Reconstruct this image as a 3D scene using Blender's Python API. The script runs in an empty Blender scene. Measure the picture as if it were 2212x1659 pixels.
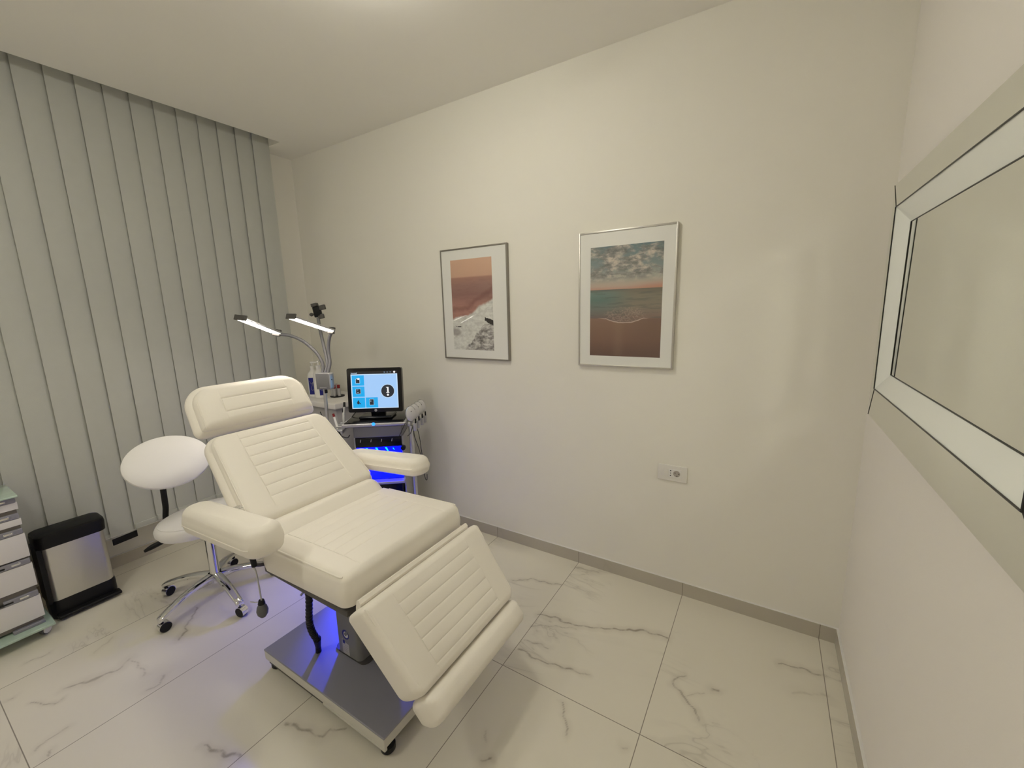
import bpy, math, random
from mathutils import Vector, Matrix
random.seed(7)
PI = math.pi
sc = bpy.context.scene
COL = sc.collection

# ------------------------------------------------------------------ camera
cam_d = bpy.data.cameras.new('camera'); cam = bpy.data.objects.new('camera', cam_d); COL.objects.link(cam)
cam_d.sensor_fit = 'HORIZONTAL'; cam_d.sensor_width = 36.0
cam_d.lens = 894.53 / 2212 * 36.0
cam_d.clip_start = 0.02
cam.matrix_world = Matrix.Translation((-0.3715, -2.1848, 1.5498)) @ (
    Matrix.Rotation(0.5555, 4, 'Z') @ Matrix.Rotation(1.3925, 4, 'X') @ Matrix.Rotation(-0.0249, 4, 'Z'))
sc.camera = cam
# ------------------------------------------------------------------ colour and world
sc.view_settings.view_transform = 'Standard'; sc.view_settings.look = 'None'
sc.view_settings.gamma = 1; sc.view_settings.use_curve_mapping = False
sc.view_settings.exposure = -0.55
sc.cycles.use_denoising = True; sc.cycles.use_light_tree = False
sc.cycles.max_bounces = 7; sc.cycles.diffuse_bounces = 6; sc.cycles.glossy_bounces = 4
sc.cycles.caustics_reflective = True; sc.cycles.blur_glossy = 0.0
sc.cycles.sample_clamp_indirect = 0.0
sc.cycles.use_guiding = True; sc.cycles.use_surface_guiding = True; sc.cycles.use_volume_guiding = False
sc.cycles.guiding_training_samples = 64; sc.cycles.surface_guiding_probability = 0.5
W = bpy.data.worlds.new('room_world'); sc.world = W; W.use_nodes = True
W.node_tree.nodes['Background'].inputs[0].default_value = (0.9, 0.92, 1, 1)
W.node_tree.nodes['Background'].inputs[1].default_value = 0.0
# strengths of the lamps that stand further down in their builders
CEILING_LAMP = 60.0      # radiance of the opal ceiling lamp and the added fill lamp
LED_BAR = 36.0           # radiance of the beauty-lamp bars
BLUE_LED = 6.0           # radiance of the blue unit panel
BLUE_SPOT = 240.0        # watts of the narrow blue lamp under the shelf of the unit

# ------------------------------------------------------------------ materials
def new_mat(name):
    m = bpy.data.materials.new(name); m.use_nodes = True
    nt = m.node_tree; return m, nt, nt.nodes['Principled BSDF']
def mat(name, col, rough=0.5, metal=0.0, bump=0.0, bscale=200.0, coat=0.0, spec=0.5, var=0.0, vscale=3.0, emis=None, estr=0.0, trans=0.0):
    m, nt, b = new_mat(name)
    b.inputs['Base Color'].default_value = (*col, 1); b.inputs['Roughness'].default_value = rough
    b.inputs['Metallic'].default_value = metal; b.inputs['Specular IOR Level'].default_value = spec
    b.inputs['Coat Weight'].default_value = coat; b.inputs['Coat Roughness'].default_value = 0.03
    b.inputs['Transmission Weight'].default_value = trans
    if emis: b.inputs['Emission Color'].default_value = (*emis, 1); b.inputs['Emission Strength'].default_value = estr
    tc = nt.nodes.new('ShaderNodeTexCoord')
    if var:
        nz = nt.nodes.new('ShaderNodeTexNoise'); nz.inputs['Scale'].default_value = vscale; nz.inputs['Detail'].default_value = 2
        nt.links.new(tc.outputs['Object'], nz.inputs['Vector'])
        mx = nt.nodes.new('ShaderNodeMixRGB'); mx.inputs[1].default_value = (*col, 1)
        k = 1.0 - var; mx.inputs[2].default_value = (col[0]*k, col[1]*k, col[2]*k, 1)
        nt.links.new(nz.outputs['Fac'], mx.inputs[0]); nt.links.new(mx.outputs[0], b.inputs['Base Color'])
    if bump:
        n2 = nt.nodes.new('ShaderNodeTexNoise'); n2.inputs['Scale'].default_value = bscale; n2.inputs['Detail'].default_value = 1
        nt.links.new(tc.outputs['Object'], n2.inputs['Vector'])
        bp = nt.nodes.new('ShaderNodeBump'); bp.inputs['Strength'].default_value = bump; bp.inputs['Distance'].default_value = 0.002
        nt.links.new(n2.outputs['Fac'], bp.inputs['Height']); nt.links.new(bp.outputs[0], b.inputs['Normal'])
    return m
M = {}
M['wall'] = mat('wall_paint', (0.84, 0.818, 0.745), 0.8, bump=0.10, bscale=260, spec=0.2)
M['wall_mirror'] = mat('wall_paint_mirror_side', (0.86, 0.825, 0.765), 0.8, bump=0.10, bscale=260, spec=0.2)
M['ceiling'] = mat('ceiling_paint', (0.92, 0.90, 0.84), 0.9, spec=0.1)
M['leather'] = mat('cream_leatherette', (0.86, 0.82, 0.745), 0.42, bump=0.10, bscale=900, spec=0.45)
M['white_leather'] = mat('white_leatherette', (0.84, 0.83, 0.82), 0.42, bump=0.08, bscale=900)
M['blind'] = mat('blind_fabric', (0.53, 0.54, 0.505), 0.9, bump=0.25, bscale=700, spec=0.15, var=0.05, vscale=20)
M['blind_cut'] = mat('blind_side', (0.20, 0.20, 0.19), 0.9)
M['chrome'] = mat('chrome', (0.80, 0.80, 0.80), 0.06, metal=1)
M['alu'] = mat('aluminium', (0.62, 0.63, 0.65), 0.32, metal=1)
M['steel'] = mat('brushed_steel', (0.66, 0.65, 0.63), 0.30, metal=1, bump=0.05, bscale=300)
M['black'] = mat('black_plastic', (0.006, 0.006, 0.007), 0.45, spec=0.3)
M['gloss_black'] = mat('glossy_black', (0.004, 0.004, 0.005), 0.16, spec=0.35)
M['rubber'] = mat('grey_rubber', (0.10, 0.10, 0.105), 0.6)
M['silver'] = mat('silver_plastic', (0.50, 0.50, 0.51), 0.30, metal=0.6, coat=0.2)
M['handle'] = mat('handpiece_silver', (0.66, 0.66, 0.67), 0.22, metal=0.25, coat=0.6)
M['grey_hose'] = mat('grey_hose', (0.13, 0.13, 0.14), 0.5)
M['dark_grey'] = mat('dark_grey_metal', (0.09, 0.085, 0.08), 0.5, metal=0.3)
M['plate'] = mat('brushed_grey_metal', (0.30, 0.30, 0.34), 0.50, metal=0.35)
M['machine_grey'] = mat('machine_grey', (0.20, 0.20, 0.22), 0.35, metal=0.5)
M['plate_side'] = mat('pale_painted_metal', (0.60, 0.585, 0.53), 0.45)
M['column'] = mat('column_grey', (0.20, 0.20, 0.19), 0.45)
M['white'] = mat('white_plastic', (0.80, 0.79, 0.76), 0.35)
M['offwhite'] = mat('offwhite_laminate', (0.72, 0.70, 0.66), 0.35)
M['drawer'] = mat('drawer_white', (0.76, 0.74, 0.74), 0.35)
M['glass'] = mat('green_glass', (0.48, 0.62, 0.53), 0.12, coat=0.8, var=0.15, vscale=30)
M['grey_gap'] = mat('cabinet_grey', (0.20, 0.18, 0.16), 0.5)
M['navy'] = mat('navy_label', (0.008, 0.012, 0.20), 0.5)
M['red'] = mat('dark_red', (0.22, 0.01, 0.012), 0.4)
M['paper'] = mat('paper_mount', (0.80, 0.80, 0.76), 0.6, coat=1.0)
M['frame'] = mat('silver_frame', (0.60, 0.58, 0.54), 0.30, metal=0.8)
M['frame_dark'] = mat('pewter_frame', (0.30, 0.28, 0.25), 0.35, metal=0.7)
M['mirror'] = mat('mirror_glass', (0.92, 0.94, 0.90), 0.0, metal=1)
M['satin'] = mat('satin_silver_glass', (0.94, 0.97, 0.92), 0.35, coat=0.6)
M['box_grey'] = mat('lamp_box_grey', (0.17, 0.17, 0.175), 0.45, metal=0.2)
M['mirror_line'] = mat('mirror_joint', (0.02, 0.02, 0.015), 0.3)
M['socket_white'] = mat('socket_white', (0.78, 0.76, 0.71), 0.35)
M['socket_grey'] = mat('socket_recess', (0.42, 0.38, 0.34), 0.5)
M['seam'] = mat('cable_black', (0.01, 0.01, 0.01), 0.5)
M['cart_panel'] = mat('cart_grey', (0.42, 0.41, 0.40), 0.45)
def emit(name, col, s, base=(0.02, 0.02, 0.02)):
    m = mat(name, base, 0.3, emis=col, estr=s); return m
M['lamp_panel'] = emit('ceiling_panel_light', (1.0, 0.965, 0.845), CEILING_LAMP, (0.8, 0.8, 0.8))
M['led'] = emit('led_strip', (1.0, 0.90, 0.78), LED_BAR, (0.8, 0.8, 0.8))
M['blue'] = emit('blue_led_panel', (0.0, 0.002, 1.0), BLUE_LED, (0.0, 0.0, 0.3))
M['cyan'] = emit('cyan_led_spot', (0.0, 0.35, 1.0), 6.0)
M['screen_pale'] = emit('screen_pale_blue', (0.36, 0.60, 0.95), 1.42)
M['screen_edge'] = emit('screen_border', (0.60, 0.80, 1.0), 1.42)
M['screen_blue'] = emit('screen_tile', (0.0, 0.40, 0.85), 1.42)
M['screen_dark'] = emit('screen_navy', (0.006, 0.012, 0.022), 1.42)
M['screen_black'] = emit('screen_black', (0.0, 0.0, 0.004), 1.0)
M['screen_white'] = emit('screen_white', (1, 1, 1), 1.42)
M['ring_blue'] = emit('power_ring', (0.02, 0.25, 1.0), 3.0)

def N(nt, t, **kw):
    n = nt.nodes.new(t)
    for k, v in kw.items(): setattr(n, k, v)
    return n
class G:                                             # small helper for maths node chains
    def __init__(s, nt): s.nt = nt
    def m(s, op, a, b=None, c=None, clamp=False):
        n = s.nt.nodes.new('ShaderNodeMath'); n.operation = op; n.use_clamp = clamp
        for i, v in enumerate((a, b, c)):
            if v is None: continue
            if isinstance(v, (int, float)): n.inputs[i].default_value = v
            else: s.nt.links.new(v, n.inputs[i])
        return n.outputs[0]
    def mix(s, f, a, b):
        n = s.nt.nodes.new('ShaderNodeMixRGB')
        for i, v in enumerate((f, a, b)):
            if isinstance(v, (int, float)): n.inputs[i].default_value = v
            elif isinstance(v, tuple): n.inputs[i].default_value = (*v, 1)
            else: s.nt.links.new(v, n.inputs[i])
        return n.outputs[0]
    def noise(s, vec, scale, detail=4, rough=0.5, dist=0.0):
        n = s.nt.nodes.new('ShaderNodeTexNoise'); n.inputs['Scale'].default_value = scale
        n.inputs['Detail'].default_value = detail; n.inputs['Roughness'].default_value = rough; n.inputs['Distortion'].default_value = dist
        s.nt.links.new(vec, n.inputs['Vector']); return n.outputs['Fac']
    def step(s, v, lo, hi):                          # 0 below lo, 1 above hi
        n = s.nt.nodes.new('ShaderNodeMapRange'); n.clamp = True
        s.nt.links.new(v, n.inputs[0]); n.inputs[1].default_value = lo; n.inputs[2].default_value = hi
        n.inputs[3].default_value = 0; n.inputs[4].default_value = 1
        n.interpolation_type = 'SMOOTHSTEP'; return n.outputs[0]

TX0, TW, TY0, TL = -0.069, 0.6, -0.876, 1.2
def floor_material(name, veins=(), joints=True, dirt=1.0, c1=(0.76, 0.725, 0.625), c2=(0.60, 0.56, 0.47)):
    m, nt, b = new_mat(name); g = G(nt)
    tc = N(nt, 'ShaderNodeTexCoord'); sp = N(nt, 'ShaderNodeSeparateXYZ'); nt.links.new(tc.outputs['Object'], sp.inputs[0])
    x, y = sp.outputs[0], sp.outputs[1]
    u = g.m('DIVIDE', g.m('SUBTRACT', x, TX0), TW); v = g.m('DIVIDE', g.m('SUBTRACT', y, TY0), TL)
    iu = g.m('FLOOR', u); iv = g.m('FLOOR', v)
    cmb = N(nt, 'ShaderNodeCombineXYZ'); nt.links.new(g.m('MULTIPLY', iu, 7.31), cmb.inputs[0]); nt.links.new(g.m('MULTIPLY', iv, 3.77), cmb.inputs[1])
    add = N(nt, 'ShaderNodeVectorMath'); add.operation = 'ADD'
    nt.links.new(tc.outputs['Object'], add.inputs[0]); nt.links.new(cmb.outputs[0], add.inputs[1])
    pv = add.outputs[0]
    mp = N(nt, 'ShaderNodeMapping'); mp.inputs['Rotation'].default_value = (0, 0, 0.9); mp.inputs['Scale'].default_value = (1.0, 2.6, 1.0)
    nt.links.new(pv, mp.inputs[0])
    # soft clouds, thin veins
    cloud = g.step(g.noise(pv, 1.6, 3, 0.55, 0.6), 0.45, 0.80)
    rid = g.m('ABSOLUTE', g.m('SUBTRACT', g.noise(mp.outputs[0], 1.5, 4, 0.6, 0.8), 0.5))
    vein = g.m('SUBTRACT', 1.0, g.step(rid, 0.0, 0.012))
    mask = g.step(g.noise(pv, 1.1, 1, 0.5), 0.53, 0.66)
    vein = g.m('MULTIPLY', vein, mask)
    halo = g.m('MULTIPLY', g.m('SUBTRACT', 1.0, g.step(rid, 0.0, 0.07)), mask)
    base = g.mix(g.m('MULTIPLY', cloud, 0.20 * dirt), c1, c2)
    base = g.mix(g.m('MULTIPLY', halo, 0.14 * dirt), base, (0.38, 0.35, 0.30))
    base = g.mix(g.m('MULTIPLY', vein, 0.22 * dirt), base, (0.30, 0.26, 0.21))
    if veins:                                        # hand-placed veins, stored per vertex on the floor mesh
        at = N(nt, 'ShaderNodeAttribute'); at.attribute_name = 'vein'; at.attribute_type = 'GEOMETRY'
        sv = N(nt, 'ShaderNodeSeparateColor'); nt.links.new(at.outputs['Color'], sv.inputs[0])
        brk = g.m('MULTIPLY_ADD', g.step(g.noise(tc.outputs['Object'], 24, 2, 0.6), 0.32, 0.55), 0.75, 0.25)
        base = g.mix(sv.outputs[1], base, (0.40, 0.36, 0.30))
        base = g.mix(g.m('MULTIPLY', g.m('MULTIPLY', sv.outputs[0], brk), 0.9), base, (0.24, 0.20, 0.155))
    if joints:
        fu = g.m('SUBTRACT', u, g.m('ROUND', u)); fv = g.m('SUBTRACT', v, g.m('ROUND', v))
        du = g.m('MULTIPLY', g.m('ABSOLUTE', fu), TW); dv = g.m('MULTIPLY', g.m('ABSOLUTE', fv), TL)
        j = g.m('SUBTRACT', 1.0, g.step(g.m('MINIMUM', du, dv), 0.0009, 0.0021))
        base = g.mix(g.m('MULTIPLY', j, 0.85), base, (0.20, 0.175, 0.14))
    nt.links.new(base, b.inputs['Base Color'])
    b.inputs['Roughness'].default_value = 0.24; b.inputs['Specular IOR Level'].default_value = 0.45
    r = g.m('MULTIPLY_ADD', g.noise(tc.outputs['Object'], 6, 1), 0.10, 0.19); nt.links.new(r, b.inputs['Roughness'])
    return m

# ------------------------------------------------------------------ mesh helpers
def add_obj(name, verts, faces, m, parent=None, smooth=True, root=None):
    org = Vector((0, 0, 0))
    r = root if root is not None else parent
    while r is not None and r.parent is not None: r = r.parent
    if r is not None: org = r.location
    me = bpy.data.meshes.new(name)
    me.from_pydata([tuple(Vector(v) - org) for v in verts], [], faces); me.update()
    mats = m if isinstance(m, list) else [m]
    for k in mats: me.materials.append(k)
    if smooth:
        me.polygons.foreach_set('use_smooth', [True]*len(me.polygons))
        try: me.set_sharp_from_angle(angle=math.radians(38))
        except Exception: pass
    o = bpy.data.objects.new(name, me); COL.objects.link(o)
    if parent is not None: o.parent = parent
    return o
def tag(o, label, cat, group=None, kind=None):
    if label: o['label'] = label
    if cat: o['category'] = cat
    if group: o['group'] = group
    if kind: o['kind'] = kind
    return o
def thing(name, loc, label, cat, group=None):
    o = bpy.data.objects.new(name, None); COL.objects.link(o); o.location = loc; o.empty_display_size = 0.05
    bpy.context.view_layer.update()
    return tag(o, label, cat, group)
class MB:
    def __init__(s): s.v = []; s.f = []
    def add(s, vf, T=None):
        v, f = vf; n = len(s.v)
        s.v += [tuple(T @ Vector(p)) for p in v] if T is not None else [tuple(p) for p in v]
        s.f += [tuple(i + n for i in q) for q in f]; return s
    def obj(s, name, m, parent=None, smooth=True): return add_obj(name, s.v, s.f, m, parent, smooth)
def box(x0, x1, y0, y1, z0, z1):
    v = [(x, y, z) for x in (x0, x1) for y in (y0, y1) for z in (z0, z1)]
    return v, [(0, 1, 3, 2), (4, 6, 7, 5), (0, 4, 5, 1), (2, 3, 7, 6), (0, 2, 6, 4), (1, 5, 7, 3)]
def rbox(x0, x1, y0, y1, z0, z1, r, seg=4):
    """box with every edge rounded by radius r"""
    c = ((x0+x1)/2, (y0+y1)/2, (z0+z1)/2); h = (abs(x1-x0)/2, abs(y1-y0)/2, abs(z1-z0)/2)
    r = min(r, min(h)*0.999)
    lines = []
    for k in range(3):
        a = [-h[k] + r*(1-math.cos(PI/4*i/ (seg/2)))*1.0 for i in range(seg//2+1)]
        a = [-h[k] + r*i/seg for i in range(seg+1)]
        lines.append(a + [-t for t in reversed(a)])
    idx = {}; vs = []; fs = []
    def vid(p):
        key = tuple(round(q, 7) for q in p)
        if key not in idx:
            q = [max(-(h[k]-r), min(h[k]-r, p[k])) for k in range(3)]
            d = [p[k]-q[k] for k in range(3)]; l = math.sqrt(sum(t*t for t in d)) or 1
            idx[key] = len(vs); vs.append(tuple(c[k] + q[k] + d[k]/l*r for k in range(3)))
        return idx[key]
    for ax in range(3):
        a1, a2 = (ax+1) % 3, (ax+2) % 3
        for sgn in (-1, 1):
            L1, L2 = lines[a1], lines[a2]
            for i in range(len(L1)-1):
                for j in range(len(L2)-1):
                    q = []
                    for (p1, p2) in ((L1[i], L2[j]), (L1[i+1], L2[j]), (L1[i+1], L2[j+1]), (L1[i], L2[j+1])):
                        p = [0, 0, 0]; p[ax] = sgn*h[ax]; p[a1] = p1; p[a2] = p2; q.append(vid(p))
                    if sgn < 0: q.reverse()
                    if len(set(q)) > 2: fs.append(tuple(q))
    return vs, fs
def catmull(pts, n=8):
    P = [Vector(p) for p in pts]; P = [2*P[0]-P[1]] + P + [2*P[-1]-P[-2]]; out = []
    for i in range(1, len(P)-2):
        for k in range(n):
            t = k/n; a, b, c, d = P[i-1], P[i], P[i+1], P[i+2]
            out.append(0.5*((2*b)+(c-a)*t+(2*a-5*b+4*c-d)*t*t+(3*b-a-3*c+d)*t**3))
    out.append(P[-2]); return out
def tube(pts, r, n=12, smooth=0, closed=False):
    P = catmull(pts, smooth) if smooth else [Vector(p) for p in pts]
    R = r if callable(r) else (lambda t: r)
    vs = []; fs = []; up = None; m = len(P)
    for i, p in enumerate(P):
        if closed: t = (P[(i+1) % m]-P[i-1])
        else: t = (P[min(i+1, m-1)]-P[max(i-1, 0)])
        t = t.normalized() if t.length > 0 else Vector((0, 0, 1))
        if up is None:
            up = Vector((0, 0, 1)) if abs(t.z) < 0.9 else Vector((1, 0, 0))
        a = (up - t*up.dot(t)).normalized(); up = a; b = t.cross(a); rr = R(i/(m-1))
        for k in range(n):
            an = 2*PI*k/n; vs.append(tuple(p + a*math.cos(an)*rr + b*math.sin(an)*rr))
    rings = m if closed else m-1
    for i in range(rings):
        for k in range(n):
            i2 = (i+1) % m; fs.append((i*n+k, i*n+(k+1) % n, i2*n+(k+1) % n, i2*n+k))
    if not closed:
        fs.append(tuple(range(n-1, -1, -1))); fs.append(tuple((m-1)*n+k for k in range(n)))
    return vs, fs
def frame_from(d):
    d = Vector(d).normalized(); up = Vector((0, 0, 1)) if abs(d.z) < 0.95 else Vector((1, 0, 0))
    a = up.cross(d).normalized(); b = d.cross(a); return a, b, d
def lathe(prof, origin=(0, 0, 0), axis=(0, 0, 1), n=32, sx=1.0, sy=1.0, rot=0.0):
    a, b, d = frame_from(axis) if tuple(axis) != (0, 0, 1) else (Vector((1, 0, 0)), Vector((0, 1, 0)), Vector((0, 0, 1)))
    if rot:
        ca, sa = math.cos(rot), math.sin(rot); a, b = a*ca + b*sa, b*ca - a*sa
    o = Vector(origin); vs = []; fs = []; rings = []
    for (r, h) in prof:
        if r < 1e-6: rings.append([len(vs)]); vs.append(tuple(o + d*h))
        else:
            st = len(vs); rings.append(list(range(st, st+n)))
            for k in range(n):
                an = 2*PI*k/n; vs.append(tuple(o + a*math.cos(an)*r*sx + b*math.sin(an)*r*sy + d*h))
    for A, B in zip(rings[:-1], rings[1:]):
        for k in range(n):
            k2 = (k+1) % n
            if len(A) == 1 and len(B) == 1: continue
            if len(A) == 1: fs.append((A[0], B[k2], B[k]))
            elif len(B) == 1: fs.append((A[k], A[k2], B[0]))
            else: fs.append((A[k], A[k2], B[k2], B[k]))
    if len(rings[0]) > 1: fs.append(tuple(reversed(rings[0])))
    if len(rings[-1]) > 1: fs.append(tuple(rings[-1]))
    return vs, fs
def cyl(p0, p1, r, n=24, r1=None, bev=0.0):
    p0 = Vector(p0); d = Vector(p1)-p0; L = d.length; r1 = r if r1 is None else r1
    prof = [(0, 0), (r-bev, 0), (r, bev), (r1, L-bev), (r1-bev, L), (0, L)] if bev else [(0, 0), (r, 0), (r1, L), (0, L)]
    return lathe(prof, p0, tuple(d.normalized()) if not (abs(d.x) < 1e-9 and abs(d.y) < 1e-9 and d.z > 0) else (0, 0, 1), n)
def prism(poly, O, A, B, D, depth):
    """polygon (a,b) in the plane O+A*a+B*b extruded along D"""
    O, A, B, D = Vector(O), Vector(A), Vector(B), Vector(D).normalized()
    n = len(poly); vs = [tuple(O + A*a + B*b) for a, b in poly] + [tuple(O + A*a + B*b + D*depth) for a, b in poly]
    fs = [tuple(range(n-1, -1, -1)), tuple(range(n, 2*n))] + [(i, (i+1) % n, n+(i+1) % n, n+i) for i in range(n)]
    return vs, fs
def rrect(w, h, r, seg=6):
    out = []
    for cx, cy, a0 in ((w/2-r, h/2-r, 0), (-w/2+r, h/2-r, PI/2), (-w/2+r, -h/2+r, PI), (w/2-r, -h/2+r, 1.5*PI)):
        for i in range(seg+1):
            a = a0 + PI/2*i/seg; out.append((cx+r*math.cos(a), cy+r*math.sin(a)))
    return out
def circle(r, n=32, cx=0, cy=0): return [(cx+r*math.cos(2*PI*i/n), cy+r*math.sin(2*PI*i/n)) for i in range(n)]

class Cushion:
    """upholstered pad: rounded plan, rounded edges, side bulge, quilted grooves"""
    def __init__(s, O, S, V, NN, L, hw0, hw1, T, r=0.02, rb=0.012, Rc=0.03, Rc2=None, crown=0.004, bulge=0.006, cross=(), vi=None, seams=(), srange=None, gd=0.0022, gw=0.0028, puff=0.0015):
        s.O, s.S, s.V, s.N = Vector(O), Vector(S).normalized(), Vector(V).normalized(), Vector(NN).normalized()
        s.L, s.h0, s.h1, s.T, s.r, s.rb, s.Rc, s.Rc2 = L, hw0, hw1, T, r, rb, Rc, (Rc if Rc2 is None else Rc2)
        s.crown, s.bulge, s.cross, s.vi, s.seams, s.gd, s.gw, s.puff = crown, bulge, list(cross), vi, list(seams), gd, gw, puff
        s.sr = srange or (0, L); s.hm = hw0
    def plan(s, a, v):
        hw = s.hm; av = abs(v); nrm = Vector((0, 0)); R = s.Rc if a < s.L/2 else s.Rc2
        da = R - a if a < s.L/2 else R - (s.L - a); db = av - (hw - R)
        sa = -1 if a < s.L/2 else 1
        if da > 0 and db > 0:
            m = max(da, db); nn = math.hypot(da, db); da2, db2 = da*m/nn, db*m/nn
            a = (R - da2) if sa < 0 else (s.L - R + da2); av2 = hw - R + db2
            n = (sa*da/nn, (1 if v > 0 else -1)*db/nn); v = math.copysign(av2, v)
        else:
            e1 = min(a, s.L - a); e2 = hw - av
            n = (sa, 0) if e1 < e2 else (0, 1 if v > 0 else -1)
        return a, v, n
    def groove(s, a, v):
        d = 0.0; g = lambda x: math.exp(-(x/s.gw)**2)
        if s.vi is not None:
            if abs(v) < s.vi + s.gw:
                for c in s.cross: d = max(d, g(a-c))
                if s.cross and s.puff and min(s.cross)-0.04 < a < max(s.cross)+0.04 and abs(v) < s.vi:
                    dist = min(abs(a-c) for c in s.cross); sp = abs(s.cross[1]-s.cross[0]) if len(s.cross) > 1 else 0.06
                    pf = s.puff*math.sin(min(1, dist/(sp/2))*PI/2)
                    return -s.gd*d + pf*(1-d)
            if s.sr[0] - s.gw < a < s.sr[1] + s.gw: d = max(d, g(abs(v)-s.vi))
        for c in s.seams:
            if s.sr[0] < a < s.sr[1]: d = max(d, 0.6*g(abs(v)-c))
        return -s.gd*d
    def top(s, a, v, e=None):
        hw = s.hm
        if e is None: e = min(a, s.L-a, hw-abs(v))
        a2, v2, n = s.plan(a, v)
        h = s.T
        if e < s.r: h = s.T - s.r + math.sqrt(max(0, s.r**2-(s.r-e)**2))
        f = max(0, 1-(v/hw)**2)*max(0, 1-((2*a/s.L)-1)**4)
        h += s.crown*f
        if e > s.r*0.8: h += s.groove(a, v)
        return s.world(a2, v2, h)
    def world(s, a, v, h):
        k = (s.h0 + (s.h1-s.h0)*a/s.L)/s.hm
        return s.O + s.S*a + s.V*(v*k) + s.N*h
    def lines(s, lo, hi, marks, step):
        E = [s.r*(1-math.cos(PI/2*i/6)) for i in range(7)] + [max(s.Rc, s.Rc2)*i/8 for i in range(3, 9)]
        st = set([round(lo+e, 5) for e in E if lo+e < (lo+hi)/2] + [round(hi-e, 5) for e in E if hi-e > (lo+hi)/2])
        n = max(2, int((hi-lo)/step))
        mk = []
        for c in marks: mk += [c-2*s.gw, c-s.gw, c-0.5*s.gw, c, c+0.5*s.gw, c+s.gw, c+2*s.gw]
        for i in range(n+1):
            t = round(lo+(hi-lo)*i/n, 5)
            if all(abs(t-q) > step*0.3 for q in list(st)+mk): st.add(t)
        for q in mk: st.add(round(q, 5))
        return sorted(q for q in st if lo <= q <= hi)
    def build(s):
        hw = s.hm
        A = s.lines(0, s.L, s.cross if s.vi else (), 0.02)
        vm = ([s.vi, -s.vi] if s.vi else []) + [c*k for c in s.seams for k in (1, -1)]
        B = s.lines(-hw, hw, vm, 0.025)
        vs = []; fs = []; na, nb = len(A), len(B)
        for a in A:
            for v in B: vs.append(s.top(a, v))
        for i in range(na-1):
            for j in range(nb-1): fs.append((i*nb+j, (i+1)*nb+j, (i+1)*nb+j+1, i*nb+j+1))
        loop = [(i, 0) for i in range(na)] + [(na-1, j) for j in range(1, nb)] + [(i, nb-1) for i in range(na-2, -1, -1)] + [(0, j) for j in range(nb-2, 0, -1)]
        prev = [i*nb+j for i, j in loop]
        H = []
        nS = 7
        for k in range(1, nS+1):
            t = k/nS; z = (s.T-s.r)*(1-t)+s.rb*t; H.append((z, s.bulge*math.sin(PI*t)))
        for k in range(1, 5):
            an = PI/2*k/4; H.append((s.rb*(1-math.sin(an)), -s.rb*(1-math.cos(an))))
        for (z, off) in H:
            cur = []
            for (i, j) in loop:
                a, v, n = s.plan(A[i], B[j]); cur.append(len(vs)); vs.append(s.world(a+n[0]*off, v+n[1]*off, z))
            m = len(loop)
            for q in range(m): fs.append((prev[q], prev[(q+1) % m], cur[(q+1) % m], cur[q])[::-1])
            prev = cur
        fs.append(tuple(prev))
        # orientation: make faces face outward
        c = s.N.dot(s.S.cross(s.V))
        if c < 0: fs = [tuple(reversed(f)) for f in fs]
        return [tuple(p) for p in vs], fs
    def piping(s, side, a0, a1, inset=0.006, rad=0.0028, n=40, lift=0.001):
        pts = []
        for i in range(n+1):
            a = a0+(a1-a0)*i/n; v = side*(s.hm-inset)
            pts.append(s.top(a, v) + s.N*lift + s.V*side*0.0005)
        return tube(pts, rad, 8)

# ------------------------------------------------------------------ the room
H = 2.793; XW = -3.7965; YB = -3.45
def st(o): return tag(o, None, None, kind='structure')
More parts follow.
